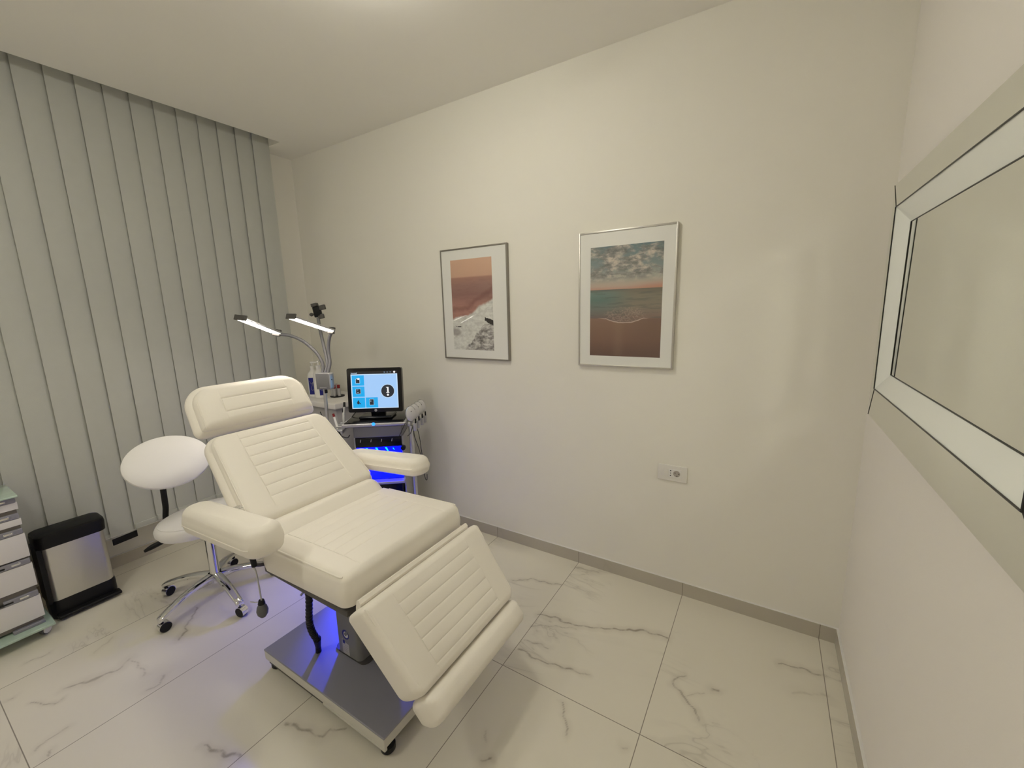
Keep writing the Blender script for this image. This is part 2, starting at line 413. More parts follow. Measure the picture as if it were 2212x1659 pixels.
# veins of the marble tiles, floor coordinates in metres
VEIN_DATA = [([(-1.532, -0.351), (-1.443, -0.287), (-1.357, -0.277), (-1.271, -0.255)], 0.004, 0.7), ([(-1.272, -0.528), (-1.19, -0.503), (-1.09, -0.495), (-0.949, -0.447), (-0.797, -0.373), (-0.683, -0.359)], 0.006, 0.85), ([(-1.266, -0.608), (-1.169, -0.545), (-1.061, -0.511)], 0.004, 0.5), ([(-1.259, -0.764), (-1.121, -0.766), (-1.028, -0.751), (-0.925, -0.742)], 0.005, 0.75), ([(-1.258, -0.714), (-1.135, -0.691)], 0.004, 0.5), ([(-0.599, -0.596), (-0.603, -0.557), (-0.579, -0.533)], 0.003, 0.6), ([(-0.599, -0.596), (-0.558, -0.63), (-0.53, -0.666), (-0.491, -0.709)], 0.0035, 0.7), ([(-0.552, -0.62), (-0.491, -0.572)], 0.004, 0.4), ([(-0.46, -0.547), (-0.441, -0.531)], 0.006, 0.7), ([(-0.23, -0.268), (-0.143, -0.246), (-0.071, -0.234)], 0.006, 0.7), ([(-0.188, -0.4), (-0.078, -0.35)], 0.01, 0.25), ([(-0.972, -0.898), (-0.943, -0.952), (-0.899, -1.012)], 0.003, 0.7), ([(-1.273, -0.065), (-1.123, -0.036)], 0.006, 0.5), ([(-1.112, -1.238), (-1.085, -1.22)], 0.003, 0.8), ([(-2.854, -2.004), (-2.755, -1.957), (-2.765, -1.932)], 0.004, 0.7), ([(-2.83, -1.911), (-2.772, -1.841), (-2.758, -1.769), (-2.786, -1.71)], 0.007, 0.55), ([(-2.786, -1.711), (-2.69, -1.711), (-2.606, -1.717)], 0.003, 0.4), ([(-2.558, -2.051), (-2.58, -2.006), (-2.569, -1.958)], 0.005, 0.4), ([(-2.484, -2.035), (-2.496, -2.024)], 0.006, 0.5), ([(-2.966, -2.055), (-2.962, -2.041)], 0.003, 0.6), ([(-2.027, -1.729), (-1.968, -1.715), (-1.867, -1.677)], 0.006, 0.7), ([(-2.719, -1.557), (-2.755, -1.508), (-2.799, -1.476), (-2.913, -1.402)], 0.005, 0.75), ([(-2.504, -1.736), (-2.494, -1.7), (-2.533, -1.675)], 0.006, 0.4), ([(-1.86, -1.513), (-1.771, -1.5), (-1.688, -1.486), (-1.678, -1.452), (-1.628, -1.42)], 0.008, 0.7), ([(-3.18, -1.966), (-3.162, -1.926), (-3.165, -1.903)], 0.003, 0.5), ([(-2.977, -1.788), (-3.024, -1.718)], 0.003, 0.3), ([(-1.163, -1.154), (-1.141, -1.18)], 0.003, 0.3), ([(-0.711, -0.946), (-0.7, -0.943)], 0.006, 0.6)]
floor_mat = floor_material('marble_tiles', VEIN_DATA)
import numpy as np
def build_floor():
    gx0, gx1, gy0, gy1, d = -3.30, 0.0, -2.20, 0.0, 0.005
    nx, ny = int(round((gx1-gx0)/d)), int(round((gy1-gy0)/d))
    X, Y = np.meshgrid(np.linspace(gx0, gx1, nx+1), np.linspace(gy0, gy1, ny+1), indexing='ij')
    wx = X + 0.006*np.sin(31*X+17*Y) + 0.004*np.sin(73*Y-41*X+1.3) + 0.0025*np.sin(150*X+90*Y)
    wy = Y + 0.006*np.sin(27*Y-19*X+0.7) + 0.004*np.sin(81*X+37*Y) + 0.0025*np.sin(170*Y-60*X)
    k = np.zeros_like(X); kh = np.zeros_like(X)
    sm = lambda t: np.clip(t, 0, 1)**2*(3-2*np.clip(t, 0, 1))
    for pts, wd, stg in VEIN_DATA:
        cum = np.random.RandomState(int(wd*1e5) + len(pts)).rand(len(pts))*0.4 + 0.8
        for n_, ((ax, ay), (bx, by)) in enumerate(zip(pts[:-1], pts[1:])):
            dx, dy = bx-ax, by-ay; l2 = dx*dx+dy*dy
            t = np.clip(((wx-ax)*dx+(wy-ay)*dy)/l2, 0, 1)
            dist = np.hypot(wx-ax-t*dx, wy-ay-t*dy); w_ = max(wd*1.15, 0.0045)*(cum[n_]*(1-t)+cum[n_+1]*t)
            k = np.maximum(k, (1-sm((dist-w_*0.15)/(w_*0.85)))*stg); kh = np.maximum(kh, (1-sm(dist/(w_*6)))*stg*0.30)
    vs = np.stack([X.ravel(), Y.ravel(), np.zeros(X.size)], 1)
    ii, jj = np.meshgrid(np.arange(nx), np.arange(ny), indexing='ij'); q = (ii*(ny+1)+jj).ravel()
    fs = np.stack([q, q+ny+1, q+ny+2, q+1], 1)
    n0 = len(vs); ev = []; ef = []
    def quad(x0, x1, y0, y1):
        b_ = n0+len(ev); ev.extend([(x0, y0, 0), (x1, y0, 0), (x1, y1, 0), (x0, y1, 0)]); ef.append((b_, b_+1, b_+2, b_+3))
    quad(XW-0.1, gx0, YB-0.1, 0.1); quad(gx0, 0.1, YB-0.1, gy0); quad(gx0, 0.1, gy1, 0.1); quad(gx1, 0.1, gy0, gy1)
    b_ = n0+len(ev); ev.extend([(x, y, -0.1) for x, y in ((XW-0.1, YB-0.1), (XW-0.1, 0.1), (0.1, 0.1), (0.1, YB-0.1))]); ef.append((b_, b_+1, b_+2, b_+3))
    V_ = np.concatenate([vs, np.array(ev)]); F_ = np.concatenate([fs, np.array(ef)])
    me = bpy.data.meshes.new('floor'); me.vertices.add(len(V_)); me.vertices.foreach_set('co', V_.astype(np.float32).ravel())
    me.loops.add(F_.size); me.loops.foreach_set('vertex_index', F_.astype(np.int32).ravel())
    me.polygons.add(len(F_)); me.polygons.foreach_set('loop_start', np.arange(0, F_.size, 4, dtype=np.int32))
    me.update(calc_edges=True); me.validate()
    at = me.attributes.new('vein', 'FLOAT_COLOR', 'POINT'); col = np.zeros((len(V_), 4), np.float32); col[:, 3] = 1
    col[:n0, 0] = k.ravel(); col[:n0, 1] = kh.ravel(); at.data.foreach_set('color', col.ravel())
    me.materials.append(floor_mat); o = bpy.data.objects.new('floor', me); COL.objects.link(o); return o
st(build_floor())
st(MB().add(box(XW, 0.0, 0.0, 0.10, 0, H+0.2)).obj('wall_front', M['wall'], smooth=False))
st(MB().add(box(XW-0.1, XW, YB, 0.1, 0, H+0.2)).obj('wall_left', M['wall'], smooth=False))
st(MB().add(box(0.0, 0.1, YB, 0.1, 0, H+0.2)).obj('wall_right', M['wall_mirror'], smooth=False))
st(MB().add(box(XW-0.1, 0.1, YB-0.1, YB, 0, H+0.2)).obj('wall_back', M['wall'], smooth=False))
# ceiling with the recess for the blinds
XN, YN = -3.514, -0.255
c = MB().add(box(XN, 0.0, YB, 0.0, H, H+0.20)).add(box(XW, XN, YN, 0.0, H, H+0.20)).add(box(XW, XN, YB, YN, H+0.13, H+0.20))
st(c.obj('ceiling', M['ceiling'], smooth=False))
base_mat = floor_material('marble_skirting', (), joints=True, dirt=0.6, c1=(0.50, 0.465, 0.39), c2=(0.42, 0.385, 0.32))
def skirting(name, x0, x1, y0, y1):
    o = st(MB().add(box(x0, x1, y0, y1, 0.0, 0.0745)).obj(name, base_mat, smooth=False))
    MB().add(box(x0, x1, y0, y1, 0.0745, 0.0765)).obj('lit_ledge', M['white'], o, smooth=False); return o  # pale strip: the light on the top ledge put into the colour
skirting('baseboard_front', XW+0.01, 0.0, -0.010, -0.0002)
skirting('baseboard_right', -0.010, -0.0002, YB, -0.0102)
skirting('baseboard_left', XW, XW+0.010, YB, -0.0002)

# ------------------------------------------------------------------ vertical blinds
SX, SP = -3.65, 0.1137
edges = [-0.262 - SP*i for i in range(0, 18)]
blind = thing('vertical_blind', (SX, -1.3, 0.24), 'grey fabric vertical blind hanging from the ceiling recess along the left wall', 'blind')
MB().add(box(SX-0.03, SX+0.03, -2.4, YN-0.004, H+0.085, H+0.128)).obj('headrail', M['white'], blind)
for i, y in enumerate(edges):
    zb = 0.248 if i != 9 else 0.262
    if i < 9: zb = 0.262 + 0.001*i
    th = math.radians(6.5 + random.uniform(-1.0, 1.0))      # slightly turned slats
    w = 0.127; cy = y - SP/2
    zt = H + 0.085; vs = []; fs = []
    nz, ny = 12, 8
    ph = random.uniform(0, 6)
    for side in (0, 1):
        for a in range(nz+1):
            for b_ in range(ny+1):
                q = (b_/ny-0.5)*w
                bow = 0.003*(1-(2*b_/ny-1)**2) + 0.0005*math.sin(ph+a*0.9)
                px = -(q*math.sin(th)) + bow - side*0.0008; py = q*math.cos(th)
                vs.append((SX+px, cy+py, zb+(zt-zb)*a/nz))
    n1 = (nz+1)*(ny+1)
    for a in range(nz):
        for b_ in range(ny):
            p = a*(ny+1)+b_; fs.append((p, p+1, p+ny+2, p+ny+1)); fs.append((n1+p, n1+p+ny+1, n1+p+ny+2, n1+p+1))
    for b_ in range(ny): fs.append((b_, n1+b_, n1+b_+1, b_+1))
    for a in range(nz):
        p = a*(ny+1); fs.append((p, p+ny+1, n1+p+ny+1, n1+p)); p += ny; fs.append((p, n1+p, n1+p+ny+1, p+ny+1))
    slat = add_obj('slat', vs, fs, M['blind'], blind)
    black = (i == 10)
    T = Matrix.Translation((SX+0.004, cy, zb)) @ Matrix.Rotation(th, 4, 'Z')
    wt = MB().add(rbox(-0.004, 0.004, -w/2+0.003, w/2-0.003, -0.002 if not black else -0.040, 0.032 if not black else -0.001, 0.002, 2), T)
    o = wt.obj('bottom_weight', M['blind'] if not black else M['black'], slat)
    if black: o['label'] = 'black weight bar'
MB().add(tube([(SX+0.012, -0.30, 0.262), (SX+0.012, -1.0, 0.262), (SX+0.012, -2.2, 0.262)], 0.0012, 6)).obj('bead_chain', M['offwhite'], blind)

# ------------------------------------------------------------------ ceiling lamp
def ceiling_lamp(lx, ly, q, label):
    t = thing('ceiling_light', (lx, ly, H), label, 'ceiling light')
    MB().add(lathe([(0.0, -0.0005), (q, -0.0005), (q, -0.018), (0.0, -0.018)], (lx, ly, H), n=48)).obj('rim', M['white'], t)
    MB().add(lathe([(0.0, -0.018), (q-0.01, -0.018), (q-0.005, -0.030), (q-0.007, -0.070), (q-0.025, -0.088), (0.0, -0.094)][::-1], (lx, ly, H), n=48)).obj('diffuser', M['lamp_panel'], t)
ceiling_lamp(-1.58, -1.17, 0.132, 'round opal ceiling light above the treatment bed')
ceiling_lamp(-2.15, -2.75, 0.140, 'added fill light, out of view on the ceiling behind the camera')  # second lamp, added out of view as fill to even out the room

# ------------------------------------------------------------------ pictures
def picture(x0, x1, z0, z1, ix0, ix1, iz0, iz1, fm, pm, label):
    root = thing('framed_picture', ((x0+x1)/2, -0.001, z0), label, 'picture')
    t, d = 0.009, 0.022
    fr = MB()
    for a in ((x0, x0+t, z0, z1), (x1-t, x1, z0, z1), (x0+t, x1-t, z0, z0+t), (x0+t, x1-t, z1-t, z1)):
        fr.add(rbox(a[0], a[1], -d, -0.001, a[2], a[3], 0.0015, 2))
    fr.obj('frame', fm, root)
    MB().add(box(x0+t, x1-t, -d+0.004, -0.002, z0+t, z1-t)).obj('mount', M['paper'], root, smooth=False)
    a = MB().add(box(ix0, ix1, -d+0.0034, -d+0.0042, iz0, iz1)).obj('print', pm, root, smooth=False)
    return root
def uv_nodes(nt, x0, x1, z0, z1):
    g = G(nt); tc = N(nt, 'ShaderNodeTexCoord'); sp = N(nt, 'ShaderNodeSeparateXYZ'); nt.links.new(tc.outputs['Generated'], sp.inputs[0])
    return g, tc, sp.outputs[0], sp.outputs[2]
def ramp(nt, fac, stops):
    r = N(nt, 'ShaderNodeValToRGB'); e = r.color_ramp.elements
    while len(e) > 1: e.remove(e[-1])
    e[0].position = stops[0][0]; e[0].color = (*stops[0][1], 1)
    for p, c in stops[1:]:
        q = e.new(p); q.color = (*c, 1)
    nt.links.new(fac, r.inputs[0]); return r.outputs[0]
def vec(nt, u, v, su, sv, off=0):
    g = G(nt); c_ = N(nt, 'ShaderNodeCombineXYZ'); nt.links.new(g.m('MULTIPLY', u, su), c_.inputs[0]); nt.links.new(g.m('MULTIPLY', v, sv), c_.inputs[1]); c_.inputs[2].default_value = off
    return c_.outputs[0]
def surf_print():                                    # rosy sea with white surf
    m, nt, b = new_mat('print_rosy_surf'); g, tc, u, v = uv_nodes(nt, 0, 1, 0, 1)
    sky = ramp(nt, v, [(0.0, (0.40, 0.20, 0.15)), (0.50, (0.42, 0.21, 0.17)), (0.62, (0.28, 0.14, 0.12)), (0.72, (0.33, 0.18, 0.15)), (0.80, (0.40, 0.21, 0.16)), (0.815, (0.60, 0.37, 0.26)), (1.0, (0.68, 0.43, 0.30))])
    wav = g.m('MULTIPLY', g.step(g.noise(vec(nt, u, v, 3, 22, 3), 1.0, 5, 0.6), 0.45, 0.72), g.m('SUBTRACT', 1.0, g.step(v, 0.76, 0.80)))
    sky = g.mix(g.m('MULTIPLY', wav, 0.45), sky, (0.22, 0.10, 0.085))
    # long wave shadow
    n1 = g.noise(vec(nt, u, v, 3, 3, 9), 1.6, 4)
    # foam boundary: v < 0.42 + 0.22*u^1.5 + noise
    bnd = g.m('ADD', g.m('MULTIPLY_ADD', g.m('POWER', u, 1.6), 0.22, 0.36), g.m('MULTIPLY', g.m('SUBTRACT', n1, 0.5), 0.10))
    sh = g.m('SUBTRACT', 1.0, g.step(g.m('ABSOLUTE', g.m('SUBTRACT', v, g.m('ADD', bnd, 0.085))), 0.0, 0.05))
    sky = g.mix(g.m('MULTIPLY', sh, 0.5), sky, (0.17, 0.06, 0.05))
    foamc = ramp(nt, g.noise(vec(nt, u, v, 7, 18, 5), 1.2, 6, 0.65), [(0.0, (0.30, 0.30, 0.28)), (0.42, (0.60, 0.60, 0.56)), (0.6, (0.76, 0.77, 0.72))])
    out = g.mix(g.step(g.m('SUBTRACT', bnd, v), -0.01, 0.03), sky, foamc)
    # grey water lower right and lower left
    b2 = g.m('ADD', g.m('MULTIPLY_ADD', u, 0.62, -0.18), g.m('MULTIPLY', g.m('SUBTRACT', g.noise(vec(nt, u, v, 9, 9, 2), 1.3, 5, 0.6), 0.5), 0.16))
    b2 = g.m('MINIMUM', b2, 0.30)
    greyc = ramp(nt, g.noise(vec(nt, u, v, 6, 19, 7), 1.3, 6, 0.72), [(0.34, (0.055, 0.045, 0.045)), (0.47, (0.26, 0.24, 0.23)), (0.60, (0.62, 0.61, 0.58))])
    out = g.mix(g.m('MULTIPLY', g.step(g.m('SUBTRACT', b2, v), 0.0, 0.015), 0.9), out, greyc)
    l1 = g.m('MULTIPLY', g.m('SUBTRACT', 1.0, g.step(g.m('ADD', g.m('POWER', g.m('DIVIDE', g.m('SUBTRACT', u, 0.06), 0.17), 2.0), g.m('POWER', g.m('DIVIDE', g.m('SUBTRACT', v, 0.20), 0.05), 2.0)), 0.2, 1.1)), 0.7)
    out = g.mix(l1, out, (0.24, 0.20, 0.20))
    # dark rocks
    rk = g.m('ADD', g.m('POWER', g.m('DIVIDE', g.m('SUBTRACT', u, 0.93), 0.15), 2.0), g.m('POWER', g.m('DIVIDE', g.m('SUBTRACT', v, g.m('MULTIPLY_ADD', g.m('SUBTRACT', 1.0, u), 0.22, 0.302)), 0.030), 2.0))
    rk = g.m('ADD', rk, g.m('MULTIPLY', g.m('SUBTRACT', g.noise(vec(nt, u, v, 22, 34, 1), 1.0, 4), 0.5), 2.2))
    out = g.mix(g.m('SUBTRACT', 1.0, g.step(rk, 0.75, 0.95)), out, (0.012, 0.008, 0.010))
    rk2 = g.m('ADD', g.m('POWER', g.m('DIVIDE', g.m('SUBTRACT', u, 0.15), 0.08), 2.0), g.m('POWER', g.m('DIVIDE', g.m('SUBTRACT', v, 0.262), 0.008), 2.0))
    rk2 = g.m('ADD', rk2, g.m('MULTIPLY', g.m('SUBTRACT', g.noise(vec(nt, u, v, 40, 60, 1), 1.0, 3), 0.5), 3.0))
    out = g.mix(g.m('SUBTRACT', 1.0, g.step(rk2, 0.6, 0.8)), out, (0.03, 0.02, 0.02))
    nt.links.new(out, b.inputs['Base Color']); b.inputs['Roughness'].default_value = 0.5
    b.inputs['Coat Weight'].default_value = 1.0; b.inputs['Coat Roughness'].default_value = 0.02
    return m
def beach_print():                                   # cloudy sky, green sea, sand
    m, nt, b = new_mat('print_calm_beach'); g, tc, u, v = uv_nodes(nt, 0, 1, 0, 1)
    hz = 0.615
    skyb = ramp(nt, v, [(hz, (0.52, 0.30, 0.22)), (0.65, (0.50, 0.40, 0.32)), (0.72, (0.42, 0.42, 0.36)), (0.80, (0.22, 0.27, 0.26)), (1.0, (0.085, 0.16, 0.18))])
    cn = g.noise(vec(nt, g.m('ADD', u, g.m('MULTIPLY', v, 0.35)), v, 3.2, 8, 4), 1.1, 7, 0.62, 0.5)
    cl = g.m('MULTIPLY', g.step(cn, 0.36, 0.58), g.step(v, 0.66, 0.76))
    cc = ramp(nt, g.noise(vec(nt, u, v, 5, 15, 8), 1.3, 6, 0.65), [(0.36, (0.10, 0.10, 0.10)), (0.49, (0.23, 0.22, 0.20)), (0.62, (0.62, 0.54, 0.46))])
    sky = g.mix(g.m('MULTIPLY', cl, 0.92), skyb, cc)
    glow = g.m('MULTIPLY', g.m('SUBTRACT', 1.0, g.step(v, hz, hz+0.08)), g.step(u, 0.45, 1.0))
    sky = g.mix(g.m('MULTIPLY', glow, 0.75), sky, (0.52, 0.23, 0.15))
    seaL = ramp(nt, v, [(0.36, (0.17, 0.125, 0.11)), (0.45, (0.16, 0.19, 0.17)), (0.52, (0.10, 0.18, 0.16)), (hz-0.03, (0.15, 0.23, 0.20)), (hz, (0.10, 0.11, 0.095))])
    seaR = ramp(nt, v, [(0.36, (0.23, 0.15, 0.12)), (0.44, (0.24, 0.20, 0.15)), (0.55, (0.22, 0.20, 0.145)), (hz, (0.17, 0.14, 0.10))])
    sea = g.mix(g.step(u, 0.15, 0.70), seaL, seaR)
    rip = g.step(g.noise(vec(nt, u, v, 3, 46, 3), 1.1, 4, 0.6), 0.50, 0.68)
    sea = g.mix(g.m('MULTIPLY', rip, 0.42), sea, (0.07, 0.085, 0.075))
    # lacy wash
    wv = g.m('ADD', g.m('POWER', g.m('DIVIDE', g.m('SUBTRACT', u, 0.50), 0.30), 2.0), g.m('POWER', g.m('DIVIDE', g.m('SUBTRACT', v, 0.385), 0.075), 2.0))
    lace = g.m('MULTIPLY', g.m('SUBTRACT', 1.0, g.step(g.m('ABSOLUTE', g.m('SUBTRACT', g.noise(vec(nt, u, v, 16, 30, 6), 1.2, 5, 0.65), 0.5)), 0.0, 0.05)), g.m('SUBTRACT', 1.0, g.step(wv, 0.4, 1.2)))
    sea = g.mix(g.m('MULTIPLY', lace, 0.65), sea, (0.42, 0.31, 0.26))
    sand = ramp(nt, v, [(0.0, (0.125, 0.062, 0.045)), (0.15, (0.20, 0.105, 0.07)), (0.30, (0.23, 0.13, 0.085)), (0.38, (0.25, 0.145, 0.105))])
    sand = g.mix(g.m('MULTIPLY', g.step(u, 0.35, 0.95), 0.35), sand, (0.13, 0.075, 0.055))
    rf = g.m('MULTIPLY', g.m('SUBTRACT', 1.0, g.step(g.m('ABSOLUTE', g.m('SUBTRACT', u, 0.42)), 0.0, 0.12)), 0.12)
    sand = g.mix(rf, sand, (0.36, 0.26, 0.17))
    n2 = g.m('MULTIPLY', g.m('SUBTRACT', g.noise(vec(nt, u, v, 4, 4, 1), 1.2, 4), 0.5), 0.03)
    par = g.m('MULTIPLY', g.m('POWER', g.m('DIVIDE', g.m('SUBTRACT', u, 0.50), 0.28), 2.0), 0.045)
    shore = g.m('ADD', g.m('MINIMUM', g.m('ADD', par, 0.312), 0.352), n2)
    d = g.m('SUBTRACT', v, shore)
    lo = g.mix(g.step(d, -0.003, 0.003), sand, sea)
    ln = g.m('SUBTRACT', 1.0, g.step(g.m('ABSOLUTE', d), 0.0015, 0.006))
    ln = g.m('MULTIPLY', ln, g.m('SUBTRACT', 1.0, g.step(g.m('ABSOLUTE', g.m('SUBTRACT', u, 0.48)), 0.22, 0.38)))
    lo = g.mix(g.m('MULTIPLY', ln, 0.85), lo, (0.60, 0.45, 0.38))
    out = g.mix(g.step(v, hz-0.0015, hz+0.0015), lo, sky)
    nt.links.new(out, b.inputs['Base Color']); b.inputs['Roughness'].default_value = 0.5
    b.inputs['Coat Weight'].default_value = 1.0; b.inputs['Coat Roughness'].default_value = 0.02
    return m
picture(-2.2465, -1.7285, 1.233, 1.940, -2.165, -1.842, 1.295, 1.870, M['frame_dark'], surf_print(), 'framed print of rosy sea and white surf, on the wall beside the monitor')
picture(-1.2725, -0.7685, 1.232, 1.938, -1.205, -0.832, 1.290, 1.858, M['frame'], beach_print(), 'framed print of cloudy sky, green sea and brown sand, above the wall socket')

# ------------------------------------------------------------------ socket
def wall_socket():
    x0, x1, z0, z1 = -0.822, -0.676, 0.641, 0.727
    r = thing('wall_socket', ((x0+x1)/2, -0.0003, z0), 'white wall socket plate with two outlets and a blank, below the beach print', 'socket')
    MB().add(rbox(x0, x1, -0.009, -0.0003, z0, z1, 0.003, 3)).obj('cover_plate', M['socket_white'], r)
    cz = (z0+z1)/2 + 0.001
    MB().add(rbox(-0.790, -0.768, -0.0102, -0.0085, cz-0.022, cz+0.022, 0.0008, 2)).obj('blank_insert', M['socket_white'], r)
    b = MB().add(rbox(-0.766, -0.747, -0.0102, -0.0085, cz-0.022, cz+0.022, 0.0008, 2)).obj('narrow_outlet', M['white'], r)
    for dz, q in ((0.013, 0.0032), (0, 0.0025), (-0.013, 0.0032)):
        MB().add(cyl((-0.7565, -0.0104, cz+dz), (-0.7565, -0.0101, cz+dz), q, 12)).obj('pin_hole', M['seam'], b)
    b = MB().add(rbox(-0.745, -0.705, -0.0102, -0.0085, cz-0.0225, cz+0.0225, 0.0008, 2)).obj('round_outlet', M['white'], r)
    MB().add(cyl((-0.7265, -0.0105, cz), (-0.7265, -0.0101, cz), 0.0172, 32)).obj('recess', M['socket_grey'], b)
    for dx, dz in ((-0.008, 0.004), (0.011, 0.001), (0.002, -0.012)):
        MB().add(cyl((-0.7265+dx, -0.0107, cz+dz), (-0.7265+dx, -0.0105, cz+dz), 0.0026, 12)).obj('pin_hole', M['seam'], b)
wall_socket()

# ------------------------------------------------------------------ mirror
def wall_mirror():
    r = thing('wall_mirror', (-0.001, -0.75, 1.10), 'large wall mirror with wide silver border on the right', 'mirror')
    yL, yR = -0.172, -1.440
    o = [(-0.0345, yL, 1.940), (-0.0345, yR, 1.940), (-0.0265, yR, 1.124), (-0.0265, yL, 1.124)]
    y1, y2 = -0.228, -1.296
    a = [(-0.0338, y1, 1.860), (-0.0338, y2, 1.860), (-0.0275, y2, 1.232), (-0.0275, y1, 1.232)]
    y3, y4 = -0.310, -1.212
    b = [(-0.0055, y3, 1.7975), (-0.0055, y4, 1.7975), (-0.0035, y4, 1.296), (-0.0035, y3, 1.296)]
    def strips(P, Q, name, m_):
        P = [Vector(p) for p in P]; Q = [Vector(q) for q in Q]
        for i in range(4):
            j = (i+1) % 4
            v = [P[i], P[j], Q[j], Q[i]]
            c_ = sum(v, Vector())/4
            back = [Vector((min(-0.0012, p.x+0.004), p.y, p.z)) for p in v]
            nrm = (v[1]-v[0]).cross(v[3]-v[0])
            fs = [(0, 1, 2, 3), (7, 6, 5, 4), (0, 4, 5, 1), (1, 5, 6, 2), (2, 6, 7, 3), (3, 7, 4, 0)]
            add_obj(name, v+back, fs, m_, r, smooth=False)
    strips(o, a, 'outer_bevel', M['mirror'])
    strips(a, b, 'inner_bevel', M['satin'])
    v = b; bk = [(-0.0015, p[1], p[2]) for p in b]
    add_obj('mirror_glass', list(v)+bk, [(0, 1, 2, 3), (7, 6, 5, 4), (0, 4, 5, 1), (1, 5, 6, 2), (2, 6, 7, 3), (3, 7, 4, 0)], M['mirror'], r, smooth=False)
    ln = MB()
    for P in (a,):
        for i in range(4): ln.add(tube([Vector(P[i])+Vector((-0.001, 0, 0)), Vector(P[(i+1) % 4])+Vector((-0.001, 0, 0))], 0.0020, 6))
    ln.obj('outer_joint', M['mirror_line'], r)
    ln = MB()
    for i in range(4): ln.add(tube([Vector(b[i])+Vector((-0.001, 0, 0)), Vector(b[(i+1) % 4])+Vector((-0.001, 0, 0))], 0.0014, 6))
    ln.obj('inner_joint', M['mirror_line'], r)
    fb = MB()
    for (p, q, u, w) in ((yL-0.004, yL-0.030, 1.125, 1.930), (yR+0.030, yR+0.004, 1.125, 1.930), (yL-0.030, yR+0.030, 1.125, 1.150), (yL-0.030, yR+0.030, 1.905, 1.930)):
        fb.add(box(-0.022, -0.0008, min(p, q), max(p, q), u, w))
    fb.obj('backing_frame', M['dark_grey'], r, smooth=False)
    for i in range(4):
        MB().add(tube([Vector(o[i])+Vector((-0.0005, 0, 0)), Vector(a[i])+Vector((-0.0005, 0, 0))], 0.0009, 6)).obj('mitre_line', M['mirror_line'], r)
wall_mirror()

